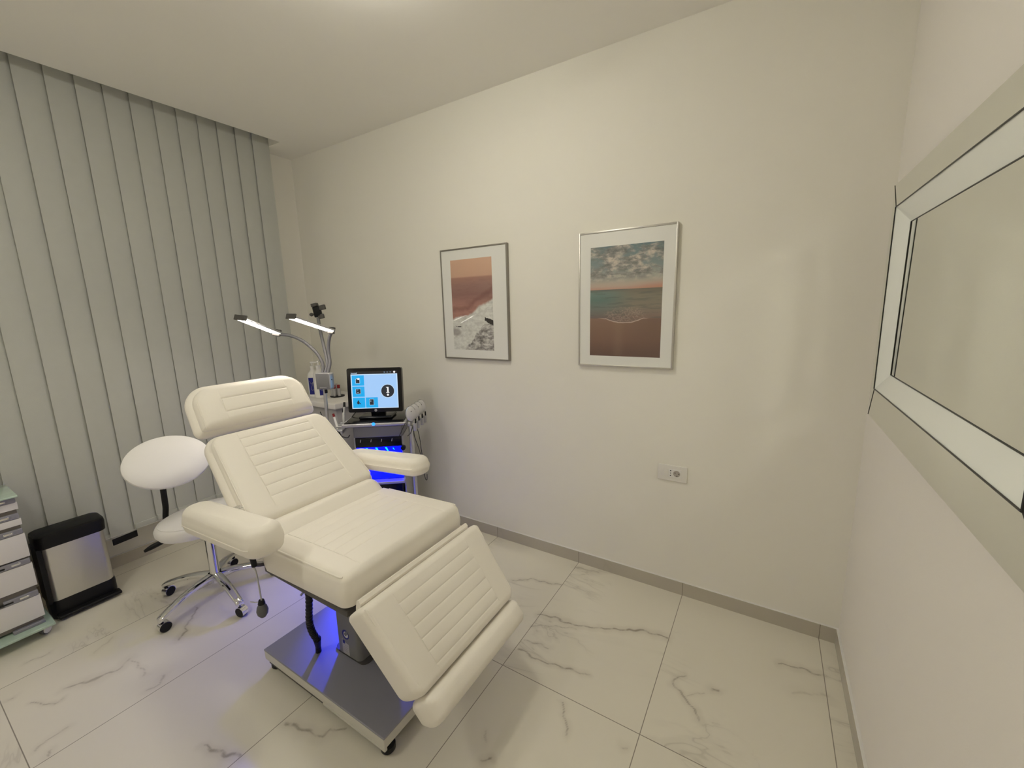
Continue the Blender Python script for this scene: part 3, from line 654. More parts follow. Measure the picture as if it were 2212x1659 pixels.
# ------------------------------------------------------------------ treatment bed
YC = -1.15
def bed():
    r = thing('treatment_bed', (-1.80, YC, 0.0), 'cream upholstered reclining treatment bed on a grey metal base', 'treatment bed')
    Y = (0, 1, 0)
    # backrest
    th = math.atan2(1.050-0.735, 2.395-2.050)
    S = Vector((-math.cos(th), 0, math.sin(th))); Nn = Vector((math.sin(th), 0, math.cos(th)))
    T = 0.110; top0 = Vector((-2.045, YC, 0.728)); L = 0.470
    cr = [0.098+0.0535*i for i in range(6)] + [0.415]
    c = Cushion(top0-Nn*T, S, Y, Nn, L, 0.304, 0.268, T, r=0.030, rb=0.025, Rc=0.035, Rc2=0.060, crown=0.006, bulge=0.020, cross=cr, vi=0.185, srange=(0.045, 0.415), gd=0.0018, gw=0.0024, puff=0.0008)
    bk = MB().add(c.build()).obj('backrest', M['leather'], r)
    for sd in (-1, 1): MB().add(c.piping(sd, 0.02, L-0.045, inset=0.010)).obj('piping', M['leather'], bk)
    # headrest
    S2 = Vector((-0.52, 0, 0.855)).normalized(); N2 = Vector((0.855, 0, 0.52)).normalized(); T2 = 0.118
    t0 = Vector((-2.432, YC, 1.066))
    c2 = Cushion(t0-N2*T2, S2, Y, N2, 0.205, 0.261, 0.254, T2, r=0.034, rb=0.03, Rc=0.012, Rc2=0.085, crown=0.010, bulge=0.022, cross=[0.062, 0.128], vi=0.155, srange=(0.062, 0.128), gd=0.0024, gw=0.0026, puff=0.001)
    hd = MB().add(c2.build()).obj('headrest', M['leather'], r)
    for sd in (-1, 1): MB().add(c2.piping(sd, 0.004, 0.150, inset=0.012)).obj('piping', M['leather'], hd)
    # lumbar roll between back and seat
    Tm = Matrix.Translation((-2.010, YC, 0.648)) @ Matrix.Rotation(math.radians(38), 4, 'Y')
    MB().add(rbox(-0.085, 0.085, -0.300, 0.300, -0.055, 0.058, 0.052, 7), Tm).obj('lumbar_roll', M['leather'], r)
    # seat
    S3 = Vector((0.999, 0, 0.040)).normalized(); N3 = Vector((-0.040, 0, 0.999)).normalized(); T3 = 0.116
    s0 = Vector((-1.990, YC, 0.681))
    c3 = Cushion(s0-N3*T3, S3, Y, N3, 0.505, 0.306, 0.306, T3, r=0.030, rb=0.010, Rc=0.022, Rc2=0.040, crown=0.010, bulge=0.006, cross=[0.075+0.062*i for i in range(6)], vi=0.215, srange=(0.03, 0.475), gd=0.0015, gw=0.0022, puff=0.0005)
    se = MB().add(c3.build()).obj('seat', M['leather'], r)
    for sd in (-1, 1):
        MB().add(c3.piping(sd, 0.05, 0.485, inset=0.010, rad=0.0032)).obj('piping', M['leather'], se)
    # seat pan under the seat
    MB().add(rbox(-2.03, -1.515, YC-0.285, YC+0.285, 0.535, 0.562, 0.004, 2)).obj('seat_pan', M['dark_grey'], r)
    MB().add(box(-1.96, -1.56, YC-0.10, YC+0.10, 0.45, 0.536)).obj('lift_bracket', M['dark_grey'], r)
    # gusset between seat and leg rest
    fl = [(-1.470, 0.545), (-1.462, 0.600), (-1.456, 0.624), (-1.446, 0.628), (-1.438, 0.618), (-1.446, 0.560)]
    MB().add(prism(fl, (0, YC-0.285, 0), (1, 0, 0), (0, 0, 1), (0, 1, 0), 0.57)).obj('gusset', M['leather'], r)
    # leg rest
    S4 = Vector((0.643, 0, -0.766)).normalized(); N4 = Vector((0.766, 0, 0.643)).normalized(); T4 = 0.098
    l0 = Vector((-1.405, YC, 0.632))
    c4 = Cushion(l0-N4*T4, S4, Y, N4, 0.330, 0.312, 0.284, T4, r=0.024, rb=0.006, Rc=0.018, Rc2=0.040, crown=0.008, bulge=0.002, cross=[0.062+0.045*i for i in range(6)], vi=0.195, srange=(0.05, 0.295), seams=(0.288,), gd=0.0014, gw=0.0022, puff=0.0005)
    lg = MB().add(c4.build()).obj('leg_rest', M['leather'], r)
    for sd in (-1, 1):
        MB().add(c4.piping(sd, 0.010, 0.07, inset=0.014)).obj('piping', M['leather'], lg)
    # foot pad
    f0 = l0 + S4*0.334 + N4*0.012
    c5 = Cushion(f0-N4*0.125, S4, Y, N4, 0.092, 0.270, 0.264, 0.125, r=0.038, rb=0.03, Rc=0.026, crown=0.004, bulge=0.006)
    MB().add(c5.build()).obj('foot_pad', M['leather'], r)
    MB().add(box(-1.56, -1.42, YC-0.06, YC+0.06, 0.43, 0.455)).obj('leg_bracket', M['dark_grey'], r)
    # armrests
    def arm(yc, sgn, TA, dz, LA):
        A = Vector((0.9963, 0, 0.0860)).normalized(); B = Vector((-0.0860, 0, 0.9963)).normalized()
        o0 = Vector((-2.325, yc, 0.700+dz))
        ca = Cushion(o0, A, Y, B, LA, 0.060, 0.064, TA, r=0.036, rb=0.022, Rc=0.058, crown=0.002, bulge=0.004)
        a = MB().add(ca.build()).obj('armrest', M['leather'], r)
        p = []
        for i in range(31):
            q = 0.03+(LA-0.055)*i/30; x_, v_, n_ = ca.plan(q, -ca.hm); p.append(ca.world(x_, v_-0.0045, 0.040))
        MB().add(tube(p, 0.0022, 6)).obj('seam', M['leather'], a)
        if sgn > 0: return
        MB().add(cyl((-1.97, yc-sgn*0.03, 0.665), (-1.97, yc-sgn*0.005, 0.748), 0.014, 20, 0.034)).obj('arm_mount', M['leather'], a)
        MB().add(cyl((-1.97, yc-sgn*0.035, 0.615), (-1.97, yc-sgn*0.03, 0.668), 0.010, 14)).obj('arm_clamp', M['black'], a)
        MB().add(tube([(-1.97, yc-sgn*0.034, 0.62), (-1.985, yc-sgn*0.06, 0.60), (-2.00, YC-sgn*(-0.27), 0.575)], 0.007, 10)).obj('arm_bar', M['dark_grey'], a)
    arm(-1.53, -1, 0.104, 0.0, 0.583); arm(-0.77, 1, 0.086, 0.010, 0.565)
    # chrome hinge seen beside the backrest
    MB().add(rbox(-2.135, -2.10, -1.472, -1.446, 0.775, 0.805, 0.004, 2)).obj('hinge', M['chrome'], r)
    # base
    y0, y1 = -1.42, -0.88
    MB().add(rbox(-2.175, -1.405, y0, y1, 0.088, 0.096, 0.003, 2)).obj('base_plate', M['plate'], r)
    MB().add(rbox(-2.174, -1.406, y0+0.001, y1-0.001, 0.048, 0.0885, 0.004, 2)).obj('base_skirt', M['plate_side'], r)
    MB().add(box(-2.150, -1.420, y0+0.006, y1-0.006, 0.034, 0.048)).obj('base_frame', M['dark_grey'], r)
    MB().add(rbox(-1.76, -1.408, y0+0.002, y0+0.014, 0.034, 0.0465, 0.002, 2)).obj('base_trim', M['plate_side'], r)
    for x in (-1.43, -2.14):
        for y in (-1.385, -0.915):
            MB().add(lathe([(0, 0), (0.020, 0), (0.026, 0.008), (0.026, 0.028), (0.012, 0.035), (0, 0.035)], (x, y, 0.0), n=20)).obj('foot', M['black'], r)
    # column
    cx = -1.808
    MB().add(prism(rrect(0.205, 0.23, 0.03), (cx, YC+0.01, 0.0955), (1, 0, 0), (0, 1, 0), (0, 0, 1), 0.006)).obj('collar', M['dark_grey'], r)
    col = MB().add(prism(rrect(0.150, 0.200, 0.022), (cx, YC-0.005, 0.0975), (1, 0, 0), (0, 1, 0), (0, 0, 1), 0.33)).obj('lift_column', M['column'], r)
    MB().add(prism(rrect(0.120, 0.160, 0.015), (cx, YC-0.005, 0.4275), (1, 0, 0), (0, 1, 0), (0, 0, 1), 0.05)).obj('inner_column', M['dark_grey'], r)
    yf = YC-0.005-0.100-0.0004
    def sticker(poly, ox, oz, m_, nm, dep=0.0006):
        return MB().add(prism(poly, (ox, yf, oz), (1, 0, 0), (0, 0, 1), (0, -1, 0), dep)).obj(nm, m_, col, smooth=False)
    rg = sticker(circle(0.022, 32), -1.815, 0.203, M['navy'], 'round_sticker')
    MB().add(prism(circle(0.0145, 28, 0.003, 0.001), (-1.815, yf-0.0006, 0.203), (1, 0, 0), (0, 0, 1), (0, -1, 0), 0.0004)).obj('sticker_face', M['offwhite'], col, smooth=False)
    MB().add(prism([(-0.022, 0.006), (-0.004, 0.022), (0.004, 0.010), (-0.012, -0.004)], (-1.800, yf-0.0005, 0.203), (1, 0, 0), (0, 0, 1), (0, -1, 0), 0.0006)).obj('sticker_gap', M['column'], col, smooth=False)
    MB().add(tube([(-1.822, yf-0.0012, 0.206), (-1.812, yf-0.0012, 0.198), (-1.803, yf-0.0012, 0.209)], 0.0014, 6)).obj('sticker_mark', M['column'], col)
    sticker([(-0.022, -0.038), (0.022, -0.038), (0.022, 0.018), (0.0, 0.022), (-0.022, 0.034)], -1.820, 0.142, M['cart_panel'], 'data_label')
    MB().add(prism([(-0.006, -0.008), (0.008, -0.008), (0.008, 0.008), (-0.006, 0.008)], (-1.832, yf-0.0006, 0.163), (1, 0, 0), (0, 0, 1), (0, -1, 0), 0.0004)).obj('label_square', M['navy'], col, smooth=False)
    ln = MB()
    for i in range(4): ln.add(box(-1.836, -1.806, yf-0.0010, yf-0.0006, 0.147-0.009*i, 0.1485-0.009*i))
    ln.obj('label_lines', M['plate'], col, smooth=False)
    # corrugated hose from the seat to the base
    P = catmull([(-1.893, -1.345, 0.540), (-1.896, -1.345, 0.414), (-1.915, -1.345, 0.300), (-1.925, -1.335, 0.235), (-1.928, -1.315, 0.175)], 16)
    def rr(t_): return 0.0135 + 0.0016*math.sin(t_*2*PI*38)
    MB().add(tube(P, rr, 14)).obj('corrugated_hose', M['black'], r)
    MB().add(cyl((-1.928, -1.315, 0.178), (-1.945, -1.305, 0.128), 0.016, 18, 0.012)).add(cyl((-1.945, -1.305, 0.130), (-1.950, -1.303, 0.096), 0.0115, 16, 0.0125)).obj('hose_plug', M['black'], r)
    # hand bulb on its tube
    MB().add(tube([(-1.985, -1.495, 0.615), (-1.955, -1.50, 0.60), (-1.947, -1.50, 0.540), (-1.945, -1.50, 0.480)], 0.0030, 8, 8)).obj('bulb_tube', M['silver'], r)
    MB().add(cyl((-1.945, -1.50, 0.482), (-1.947, -1.50, 0.468), 0.010, 14, 0.013)).obj('bulb_collar', M['black'], r)
    MB().add(lathe([(0, 0.0), (0.010, 0.002), (0.018, 0.014), (0.0205, 0.028), (0.017, 0.044), (0.010, 0.056), (0.006, 0.060), (0, 0.060)], (-1.948, -1.50, 0.410), n=24)).obj('hand_bulb', M['rubber'], r)
    MB().add(tube([(-1.947, -1.503, 0.476), (-1.975, -1.51, 0.468), (-2.0, -1.515, 0.464)], 0.0022, 8)).obj('bulb_lever', M['chrome'], r)
    MB().add(tube([(-2.10, -1.27, 0.29), (-2.10, -1.10, 0.40), (-2.08, -1.05, 0.54)], 0.0055, 10)).obj('gas_strut', M['silver'], r)
bed()

# ------------------------------------------------------------------ stool
def stool():
    cx, cy = -2.922, -1.286
    r = thing('saddle_stool', (cx, cy, 0), 'white padded stool with oval back rest on a chrome five-star base', 'stool')
    a0 = math.radians(-76.0)
    for k in range(5):
        an = a0 + 2*PI*k/5; d = Vector((math.cos(an), math.sin(an), 0)); s_ = Vector((-d.y, d.x, 0))
        pts = [(0.028, 0.128), (0.09, 0.125), (0.17, 0.112), (0.24, 0.092), (0.285, 0.076), (0.302, 0.066)]
        vs = []; fs = []; n = 12; P = catmull([Vector((cx, cy, 0)) + d*u + Vector((0, 0, z)) for u, z in pts], 5)
        for i, p in enumerate(P):
            t_ = i/(len(P)-1); w = 0.024*(1-t_) + 0.019*t_; hh = 0.016*(1-t_) + 0.012*t_
            if i > len(P)-4: w *= (1, 0.95, 0.8, 0.45)[i-len(P)+4]; 
            for j in range(n):
                q = 2*PI*j/n; cs, sn = math.cos(q), math.sin(q)
                vs.append(tuple(p + s_*w*math.copysign(abs(cs)**0.7, cs) + Vector((0, 0, hh*(math.copysign(abs(sn)**0.8, sn))))))
        for i in range(len(P)-1):
            for j in range(n): fs.append((i*n+j, i*n+(j+1) % n, (i+1)*n+(j+1) % n, (i+1)*n+j))
        fs.append(tuple(range(n-1, -1, -1))); fs.append(tuple((len(P)-1)*n+j for j in range(n)))
        arm = add_obj('star_arm', vs, fs, M['chrome'], r)
        c0 = Vector((cx, cy, 0)) + d*0.290
        MB().add(cyl(c0+Vector((0, 0, 0.044)), c0+Vector((0, 0, 0.070)), 0.008, 14)).obj('caster_stem', M['black'], r)
        ax = Vector((math.cos(an+0.9), math.sin(an+0.9), 0)) if k != 0 else Vector((math.cos(0.05), math.sin(0.05), 0))
        if k == 1: ax = Vector((0.25, -0.97, 0)).normalized()
        if k == 4: ax = Vector((0.95, 0.3, 0)).normalized()
        wz = Vector((0, 0, 0.0255)); c1 = c0 + Vector((-ax.y, ax.x, 0))*0.010
        cs_ = MB()
        for sg in (-1, 1):
            cs_.add(lathe([(0, 0), (0.0225, 0), (0.0255, 0.003), (0.0255, 0.011), (0.0225, 0.014), (0, 0.014)], c1+wz+ax*(sg*0.0115-0.007), tuple(ax), n=24))
        ca = cs_.obj('caster', M['black'], r)
        # chrome hood over the twin wheels
        vs = []; fs = []; u_ = Vector((-ax.y, ax.x, 0)); m_ = 12
        for i in range(m_+1):
            q = math.radians(-20 + 220*i/m_); 
            for sg in (-1, 1): vs.append(tuple(c1+wz + u_*math.cos(q)*0.0275 + Vector((0, 0, 1))*math.sin(q)*0.0275 + ax*sg*0.0165))
            for sg in (-1, 1): vs.append(tuple(c1+wz + u_*math.cos(q)*0.0262 + Vector((0, 0, 1))*math.sin(q)*0.0262 + ax*sg*0.0165))
        for i in range(m_):
            b_ = i*4; fs += [(b_, b_+1, b_+5, b_+4), (b_+2, b_+6, b_+7, b_+3), (b_, b_+4, b_+6, b_+2), (b_+1, b_+3, b_+7, b_+5)]
        fs += [(0, 2, 3, 1), (m_*4, m_*4+1, m_*4+3, m_*4+2)]
        add_obj('caster_hood', vs, fs, M['chrome'], ca)
    MB().add(lathe([(0, 0.085), (0.026, 0.085), (0.030, 0.10), (0.030, 0.135), (0.024, 0.150), (0.0235, 0.352), (0, 0.352)], (cx, cy, 0), n=28)).obj('gas_cylinder', M['chrome'], r)
    MB().add(lathe([(0, 0.350), (0.0255, 0.350), (0.0255, 0.362), (0, 0.362)], (cx, cy, 0), n=24)).obj('collar', M['black'], r)
    MB().add(cyl((cx, cy, 0.36), (cx, cy, 0.425), 0.014, 20)).obj('piston', M['chrome'], r)
    MB().add(box(cx-0.07, cx+0.07, cy-0.06, cy+0.06, 0.420, 0.432)).obj('seat_bracket', M['black'], r)
    # seat pad: oval
    MB().add(lathe([(0, 0.430), (0.150, 0.430), (0.176, 0.440), (0.188, 0.462), (0.189, 0.482), (0.183, 0.496), (0.176, 0.503), (0.172, 0.5045), (0.165, 0.5075), (0.12, 0.514), (0.06, 0.517), (0, 0.518)], (-2.905, -1.285, 0), n=64, sx=0.92, sy=1.22)).obj('seat', M['white_leather'], r)
    MB().add(tube([Vector((-2.905+0.174*0.92*math.cos(2*PI*i/64), -1.285+0.174*1.22*math.sin(2*PI*i/64), 0.505)) for i in range(64)], 0.0022, 6, closed=True)).obj('piping', M['white_leather'], r)
    # back
    bx, by = -3.055, -1.400
    MB().add(tube([(cx-0.03, cy-0.02, 0.415), (-3.03, -1.34, 0.415), (-3.10, -1.40, 0.44), (-3.085, -1.400, 0.55), (-3.075, -1.400, 0.66), (-3.065, -1.40, 0.74)], 0.0135, 12, 8)).obj('back_bar', M['black'], r)
    ca_, sa_ = math.cos(math.radians(-12)), math.sin(math.radians(-12))
    nd = Vector((0.80*ca_, 0.80*sa_, 0.60)).normalized()
    prof = [(0, -0.030), (0.13, -0.030), (0.165, -0.022), (0.178, -0.006), (0.176, 0.006), (0.165, 0.014), (0.10, 0.022), (0, 0.026)]
    MB().add(lathe(prof, (-3.02, -1.375, 0.805), tuple(nd), n=56, sx=1.04, sy=0.82)).obj('back_pad', M['white_leather'], r)
    # lever
    MB().add(tube([(-2.99, -1.38, 0.405), (-3.02, -1.47, 0.385)], 0.004, 8)).obj('lever_rod', M['black'], r)
    MB().add(tube([(-3.01, -1.44, 0.392), (-3.03, -1.49, 0.378), (-3.045, -1.53, 0.362)], lambda t_: 0.006+0.0075*math.sin(PI*min(1, t_*0.85+0.1)), 12, 6)).obj('lever_grip', M['black'], r)
stool()

# ------------------------------------------------------------------ waste bin
def bin_():
    x0, x1, y0, y1 = -3.60, -3.452, -1.828, -1.568
    r = thing('pedal_bin', ((x0+x1)/2, (y0+y1)/2, 0), 'brushed steel pedal bin with black lid beside the drawer unit', 'bin')
    def sec(w, d, rr, bow):                                   # plan: bowed front (+x)
        P = []
        for (px_, py_) in rrect(d, w, rr, 6):
            P.append((px_ + (bow*(1-(py_/(w/2))**2) if px_ > 0 else 0), py_))
        return P
    cx, cy = (x0+x1)/2, (y0+y1)/2
    def loft(levels, name, m_):
        vs = []; fs = []; n = None
        for (z, w, d, rr, bow) in levels:
            P = sec(w, d, rr, bow); n = len(P)
            for a, b_ in P: vs.append((cx+a, cy+b_, z))
        for i in range(len(levels)-1):
            for k in range(n): fs.append((i*n+k, i*n+(k+1) % n, (i+1)*n+(k+1) % n, (i+1)*n+k))
        fs.append(tuple(range(n-1, -1, -1))); fs.append(tuple((len(levels)-1)*n+k for k in range(n)))
        return add_obj(name, vs, fs, m_, r)
    w, d = y1-y0, x1-x0
    loft([(0.0, w*0.98, d*1.02, 0.03, 0.012), (0.030, w, d*1.04, 0.03, 0.014), (0.085, w*1.0, d*1.02, 0.03, 0.014), (0.10, w*0.985, d*0.98, 0.03, 0.012)], 'base', M['black'])
    loft([(0.098, w*0.97, d*0.95, 0.03, 0.014), (0.25, w*0.965, d*0.95, 0.03, 0.014), (0.405, w*0.96, d*0.95, 0.03, 0.014)], 'body', M['steel'])
    loft([(0.398, w*1.02, d*1.04, 0.03, 0.014), (0.446, w*1.04, d*1.06, 0.032, 0.014), (0.462, w*1.02, d*1.02, 0.03, 0.012), (0.468, w*0.95, d*0.9, 0.03, 0.01)], 'lid', M['black'])
    vs = []
    MB().add(rbox(-3.455, -3.405, y0+0.012, y1+0.002, 0.012, 0.030, 0.006, 3)).obj('pedal', M['black'], r)
    MB().add(box(-3.60, -3.46, y0-0.004, y0+0.014, 0.09, 0.40)).obj('side_panel', M['black'], r)
bin_()

# ------------------------------------------------------------------ drawer unit
def drawers():
    xf, xb, y1, y0 = -3.362, -3.585, -1.862, -2.30
    r = thing('drawer_unit', ((xf+xb)/2, (y0+y1)/2, 0), 'white drawer trolley with green glass top and base, at the left edge', 'drawer unit')
    MB().add(rbox(xb, xf+0.035, y0, y1+0.003, 0.738, 0.747, 0.002, 2)).obj('glass_top', M['glass'], r)
    MB().add(rbox(xb, xf+0.055, y0, y1+0.020, 0.054, 0.066, 0.002, 2)).obj('glass_base', M['glass'], r)
    MB().add(box(xb+0.01, xf-0.012, y0+0.01, y1-0.006, 0.078, 0.728)).obj('carcass', M['grey_gap'], r)
    for z0, z1 in ((0.671, 0.707), (0.591, 0.624), (0.425, 0.546), (0.269, 0.390), (0.100, 0.216)):
        dr = MB().add(rbox(xf-0.016, xf, y0+0.012, y1, z0, z1, 0.002, 2)).obj('drawer', M['drawer'], r)
        zz = z1 + 0.014 if z1 < 0.70 else z1+0.010
        MB().add(rbox(xf-0.004, xf+0.004, y0+0.012, y1-0.085, zz-0.006, zz+0.003, 0.001, 2)).obj('pull_gap', M['seam'], dr)
        MB().add(rbox(xf-0.010, xf+0.0035, y1-0.115, y1-0.004, zz-0.012, zz+0.014, 0.003, 2)).obj('bracket', M['plate'], dr)
        MB().add(rbox(xf+0.0035, xf+0.006, y1-0.065, y1-0.035, zz-0.003, zz+0.006, 0.001, 2)).obj('bracket_plate', M['chrome'], dr)
    MB().add(rbox(xf-0.01, xf+0.010, y1-0.11, y1-0.005, 0.066, 0.082, 0.003, 2)).obj('foot_bracket', M['plate'], r)
    for i, (x, y) in enumerate(((xf-0.005, y1-0.012), (xb+0.03, y1-0.03), (xf-0.005, y0+0.05))):
        c = MB().add(lathe([(0, -0.010), (0.020, -0.010), (0.0235, -0.006), (0.0235, 0.006), (0.020, 0.010), (0, 0.010)], (x, y, 0.0235), (0.80, 0.6, 0), n=28)).obj('caster', M['rubber'], r)
        MB().add(lathe([(0, 0.010), (0.0185, 0.010), (0.0185, 0.0135), (0, 0.0135)], (x, y, 0.0235), (0.80, 0.6, 0), n=28)).obj('caster_disc', M['white'], c)
        MB().add(rbox(x-0.030, x-0.006, y-0.030, y-0.008, 0.022, 0.0545, 0.004, 2)).obj('caster_fork', M['plate'], c)
drawers()

# ------------------------------------------------------------------ treatment machine on its trolley
def machine():
    ph = math.radians(36.5); U = Vector((math.cos(ph), math.sin(ph), 0)); Bk = Vector((-math.sin(ph), math.cos(ph), 0)); Z = Vector((0, 0, 1))
    F = Vector((-2.440, -0.510, 0))
    T = Matrix(((U.x, Bk.x, 0, F.x), (U.y, Bk.y, 0, F.y), (0, 0, 1, 0), (0, 0, 0, 1)))
    r = thing('treatment_machine', tuple(F + Bk*0.17), 'black and silver treatment machine trolley glowing blue behind the bed', 'treatment machine')
    # top tray
    MB().add(rbox(-0.198, 0.200, 0.0, 0.33, 0.846, 0.868, 0.008, 3), T).obj('tray_rim', M['silver'], r)
    MB().add(rbox(-0.182, 0.184, 0.006, 0.32, 0.866, 0.874, 0.003, 2), T).obj('tray_top', M['gloss_black'], r)
    rg = MB().add(lathe([(0.006, 0), (0.0105, 0), (0.0105, 0.0012), (0.006, 0.0012), (0.006, 0)], tuple(T @ Vector((0.0, -0.0005, 0.8635))), tuple(-Bk), n=28)).obj('power_ring', M['ring_blue'], r)
    MB().add(rbox(-0.135, 0.168, 0.015, 0.30, 0.770, 0.846, 0.01, 3), T).obj('upper_housing', M['machine_grey'], r)
    MB().add(rbox(-0.128, 0.160, 0.020, 0.30, 0.705, 0.770, 0.004, 2), T).obj('port_panel', M['gloss_black'], r)
    for i, u_ in enumerate((-0.095, -0.030, 0.035, 0.100)):
        MB().add(prism([(-0.003, -0.009), (0.001, -0.009), (0.005, 0.009), (0.001, 0.009)], T @ Vector((u_, 0.0195, 0.750)), U, Z, -Bk, 0.0008)).obj('port_icon', M['silver'] if i % 2 else M['cart_panel'], r, smooth=False)
    MB().add(rbox(-0.126, 0.158, 0.030, 0.29, 0.44, 0.704, 0.006, 2), T).add(rbox(-0.126, 0.158, 0.115, 0.29, 0.11, 0.45, 0.006, 2), T).obj('housing', M['gloss_black'], r)
    MB().add(rbox(-0.124, 0.156, 0.024, 0.0305, 0.490, 0.704, 0.002, 2), T).obj('blue_panel', M['blue'], r)
    for u_ in (-0.122, 0.150): MB().add(box(u_-0.004, u_+0.004, 0.0, 0.12, 0.11, 0.47), T).obj('side_panel', M['black'], r, smooth=False)  # black side walls added out of sight to confine the blue light
    for u_ in (-0.06, 0.0, 0.06, 0.105):
        k = 1 if u_ < 0.1 else 0.5
        MB().add(prism([(-0.008*k, 0.012*k), (0.004*k, 0.012*k), (0.014*k, -0.012*k), (0.008*k, -0.012*k)], T @ Vector((u_, 0.0238, 0.688)), U, Z, -Bk, 0.0008)).obj('light_jet', M['cyan'], r, smooth=False)
    for u_ in (-0.133, 0.164):
        MB().add(rbox(u_-0.006, u_+0.006, 0.03, 0.28, 0.10, 0.770, 0.003, 2), T).obj('side_rail', M['silver'], r)
    MB().add(rbox(-0.14, 0.172, -0.025, 0.31, 0.470, 0.486, 0.004, 2), T).obj('lower_shelf', M['silver'], r)
    MB().add(rbox(-0.15, 0.18, 0.0, 0.31, 0.085, 0.105, 0.004, 2), T).obj('trolley_base', M['silver'], r)
    for u_ in (-0.13, 0.16):
        for v_ in (0.03, 0.28):
            MB().add(cyl(T @ Vector((u_, v_, 0.0)), T @ Vector((u_, v_, 0.086)), 0.022, 18, 0.018)).obj('caster', M['black'], r)
    MB().add(cyl(T @ Vector((0.172, 0.012, 0.700)), T @ Vector((0.172, -0.010, 0.700)), 0.015, 20)).obj('knob', M['black'], r)
    sd = bpy.data.lights.new('unit_lamp', 'SPOT'); sd.energy = BLUE_SPOT; sd.color = (0.03, 0.05, 1.0)
    sd.spot_size = math.radians(41); sd.spot_blend = 0.9; sd.shadow_soft_size = 0.025
    sl = bpy.data.objects.new('unit_lamp', sd); COL.objects.link(sl); sl.parent = r
    p0 = T @ Vector((0.015, -0.012, 0.440)); sl.location = p0 - r.location
    sl.rotation_euler = (Vector((-1.86, -1.14, 0.0)) - p0).to_track_quat('-Z', 'Y').to_euler()
    sd = bpy.data.lights.new('blue_spill_fill', 'SPOT'); sd.energy = BLUE_SPOT*0.09; sd.color = (0.05, 0.07, 1.0)  # second, wide spot added for soft blue spill on the floor
    sd.spot_size = math.radians(105); sd.spot_blend = 1.0; sd.shadow_soft_size = 0.03
    sl = bpy.data.objects.new('blue_spill_fill', sd); COL.objects.link(sl); sl.parent = r
    p0 = T @ Vector((-0.06, -0.012, 0.440)); sl.location = p0 - r.location
    sl.rotation_euler = (Vector((-2.40, -1.15, 0.0)) - p0).to_track_quat('-Z', 'Y').to_euler()
    # handpiece rack on the right
    MB().add(cyl(T @ Vector((0.221, 0.05, 0.0)), T @ Vector((0.221, 0.05, 0.83)), 0.016, 20)).obj('rack_post', M['alu'], r)
    MB().add(rbox(0.200, 0.224, 0.035, 0.27, 0.826, 0.8555, 0.008, 3), T).obj('rack_rail', M['silver'], r)
    return T, U, Bk, Z, F
T, U, Bk, Z, F = machine()

def handpieces():
    labs = ['silver oval handpiece nearest the camera in the rack of the blue machine', 'second silver handpiece from the camera in the machine rack', 'third silver handpiece from the camera in the machine rack', 'silver handpiece farthest from the camera, nearest the wall, in the rack']
    for i in range(4):
        u_, v_ = 0.214 + 0.013*i, 0.045 + 0.064*i
        p = T @ Vector((u_+0.004, v_, 0.856))
        r = thing('handpiece', tuple(p), labs[i], 'handpiece', 'handpieces in the machine rack')
        dx = Vector((0.10, -0.02, 0.0))
        ax = (U*0.40 - Bk*0.92).normalized()
        c = p + Z*0.052 + U*0.008
        MB().add(lathe([(0, -0.016), (0.030, -0.012), (0.037, -0.002), (0.035, 0.006), (0.022, 0.013), (0, 0.016)], c, tuple(ax), n=32, sx=0.86, sy=1.34)).obj('head', M['handle'], r)
        ea, eb, ed = frame_from(ax)
        MB().add(tube([c - ax*0.006 + ea*(0.0372*0.86*math.cos(2*PI*k/32)) + eb*(0.0372*1.34*math.sin(2*PI*k/32)) for k in range(32)], 0.0013, 6, closed=True)).obj('head_outline', M['box_grey'], r)  # thin dark ring added to outline the head
        MB().add(rbox(-0.012, 0.012, -0.010, 0.010, -0.048, 0.004, 0.005, 3), Matrix.Translation(p + U*0.031 - Z*0.012) @ Matrix.Rotation(ph_, 4, 'Z')).obj('holder', M['silver'], r)
        MB().add(rbox(-0.004, 0.004, -0.008, 0.008, -0.014, 0.014, 0.002, 2), Matrix.Translation(p + U*0.036 + Z*0.004 - Bk*0.003) @ Matrix.Rotation(ph_, 4, 'Z')).obj('trigger', M['black'], r)
        MB().add(cyl(c + ax*0.0145 + Z*0.018, c + ax*0.0165 + Z*0.018, 0.003, 10)).obj('indicator', M['black'], r)
ph_ = math.radians(36.5)
handpieces()
def cable(name, pts, rad, label, m=None, group=None):
    o = MB().add(tube(pts, rad, 8, 10)).obj(name, m or M['seam']); o_ = tag(o, label, 'cable', group); return o_
P = lambda a, b_, c_: T @ Vector((a, b_, c_))
cable('cable', [P(0.238, 0.05, 0.835), P(0.240, 0.045, 0.76), P(0.262, 0.06, 0.66), P(0.275, 0.07, 0.57), P(0.272, 0.06, 0.53), P(0.262, 0.05, 0.55), P(0.262, 0.06, 0.60)], 0.0022, 'thin black cable looping down right of the handpieces, the one with the tied loop')
cable('cable', [P(0.246, 0.10, 0.825), P(0.262, 0.10, 0.74), P(0.270, 0.10, 0.64), P(0.278, 0.09, 0.55), P(0.285, 0.08, 0.46), P(0.296, 0.08, 0.44), P(0.300, 0.08, 0.48)], 0.0022, 'thin black cable reaching below the far armrest, hanging from the handpiece rack')
cable('cable', [P(0.236, 0.03, 0.83), P(0.222, 0.02, 0.79), P(0.20, 0.015, 0.77)], 0.0022, 'short black cable running from the rack back to the machine side')
cable('cable', [P(0.196, 0.0, 0.862), P(0.180, -0.010, 0.83), P(0.165, -0.004, 0.80), P(0.150, 0.005, 0.775)], 0.0022, 'black cable hanging across the silver tray front at its right end')

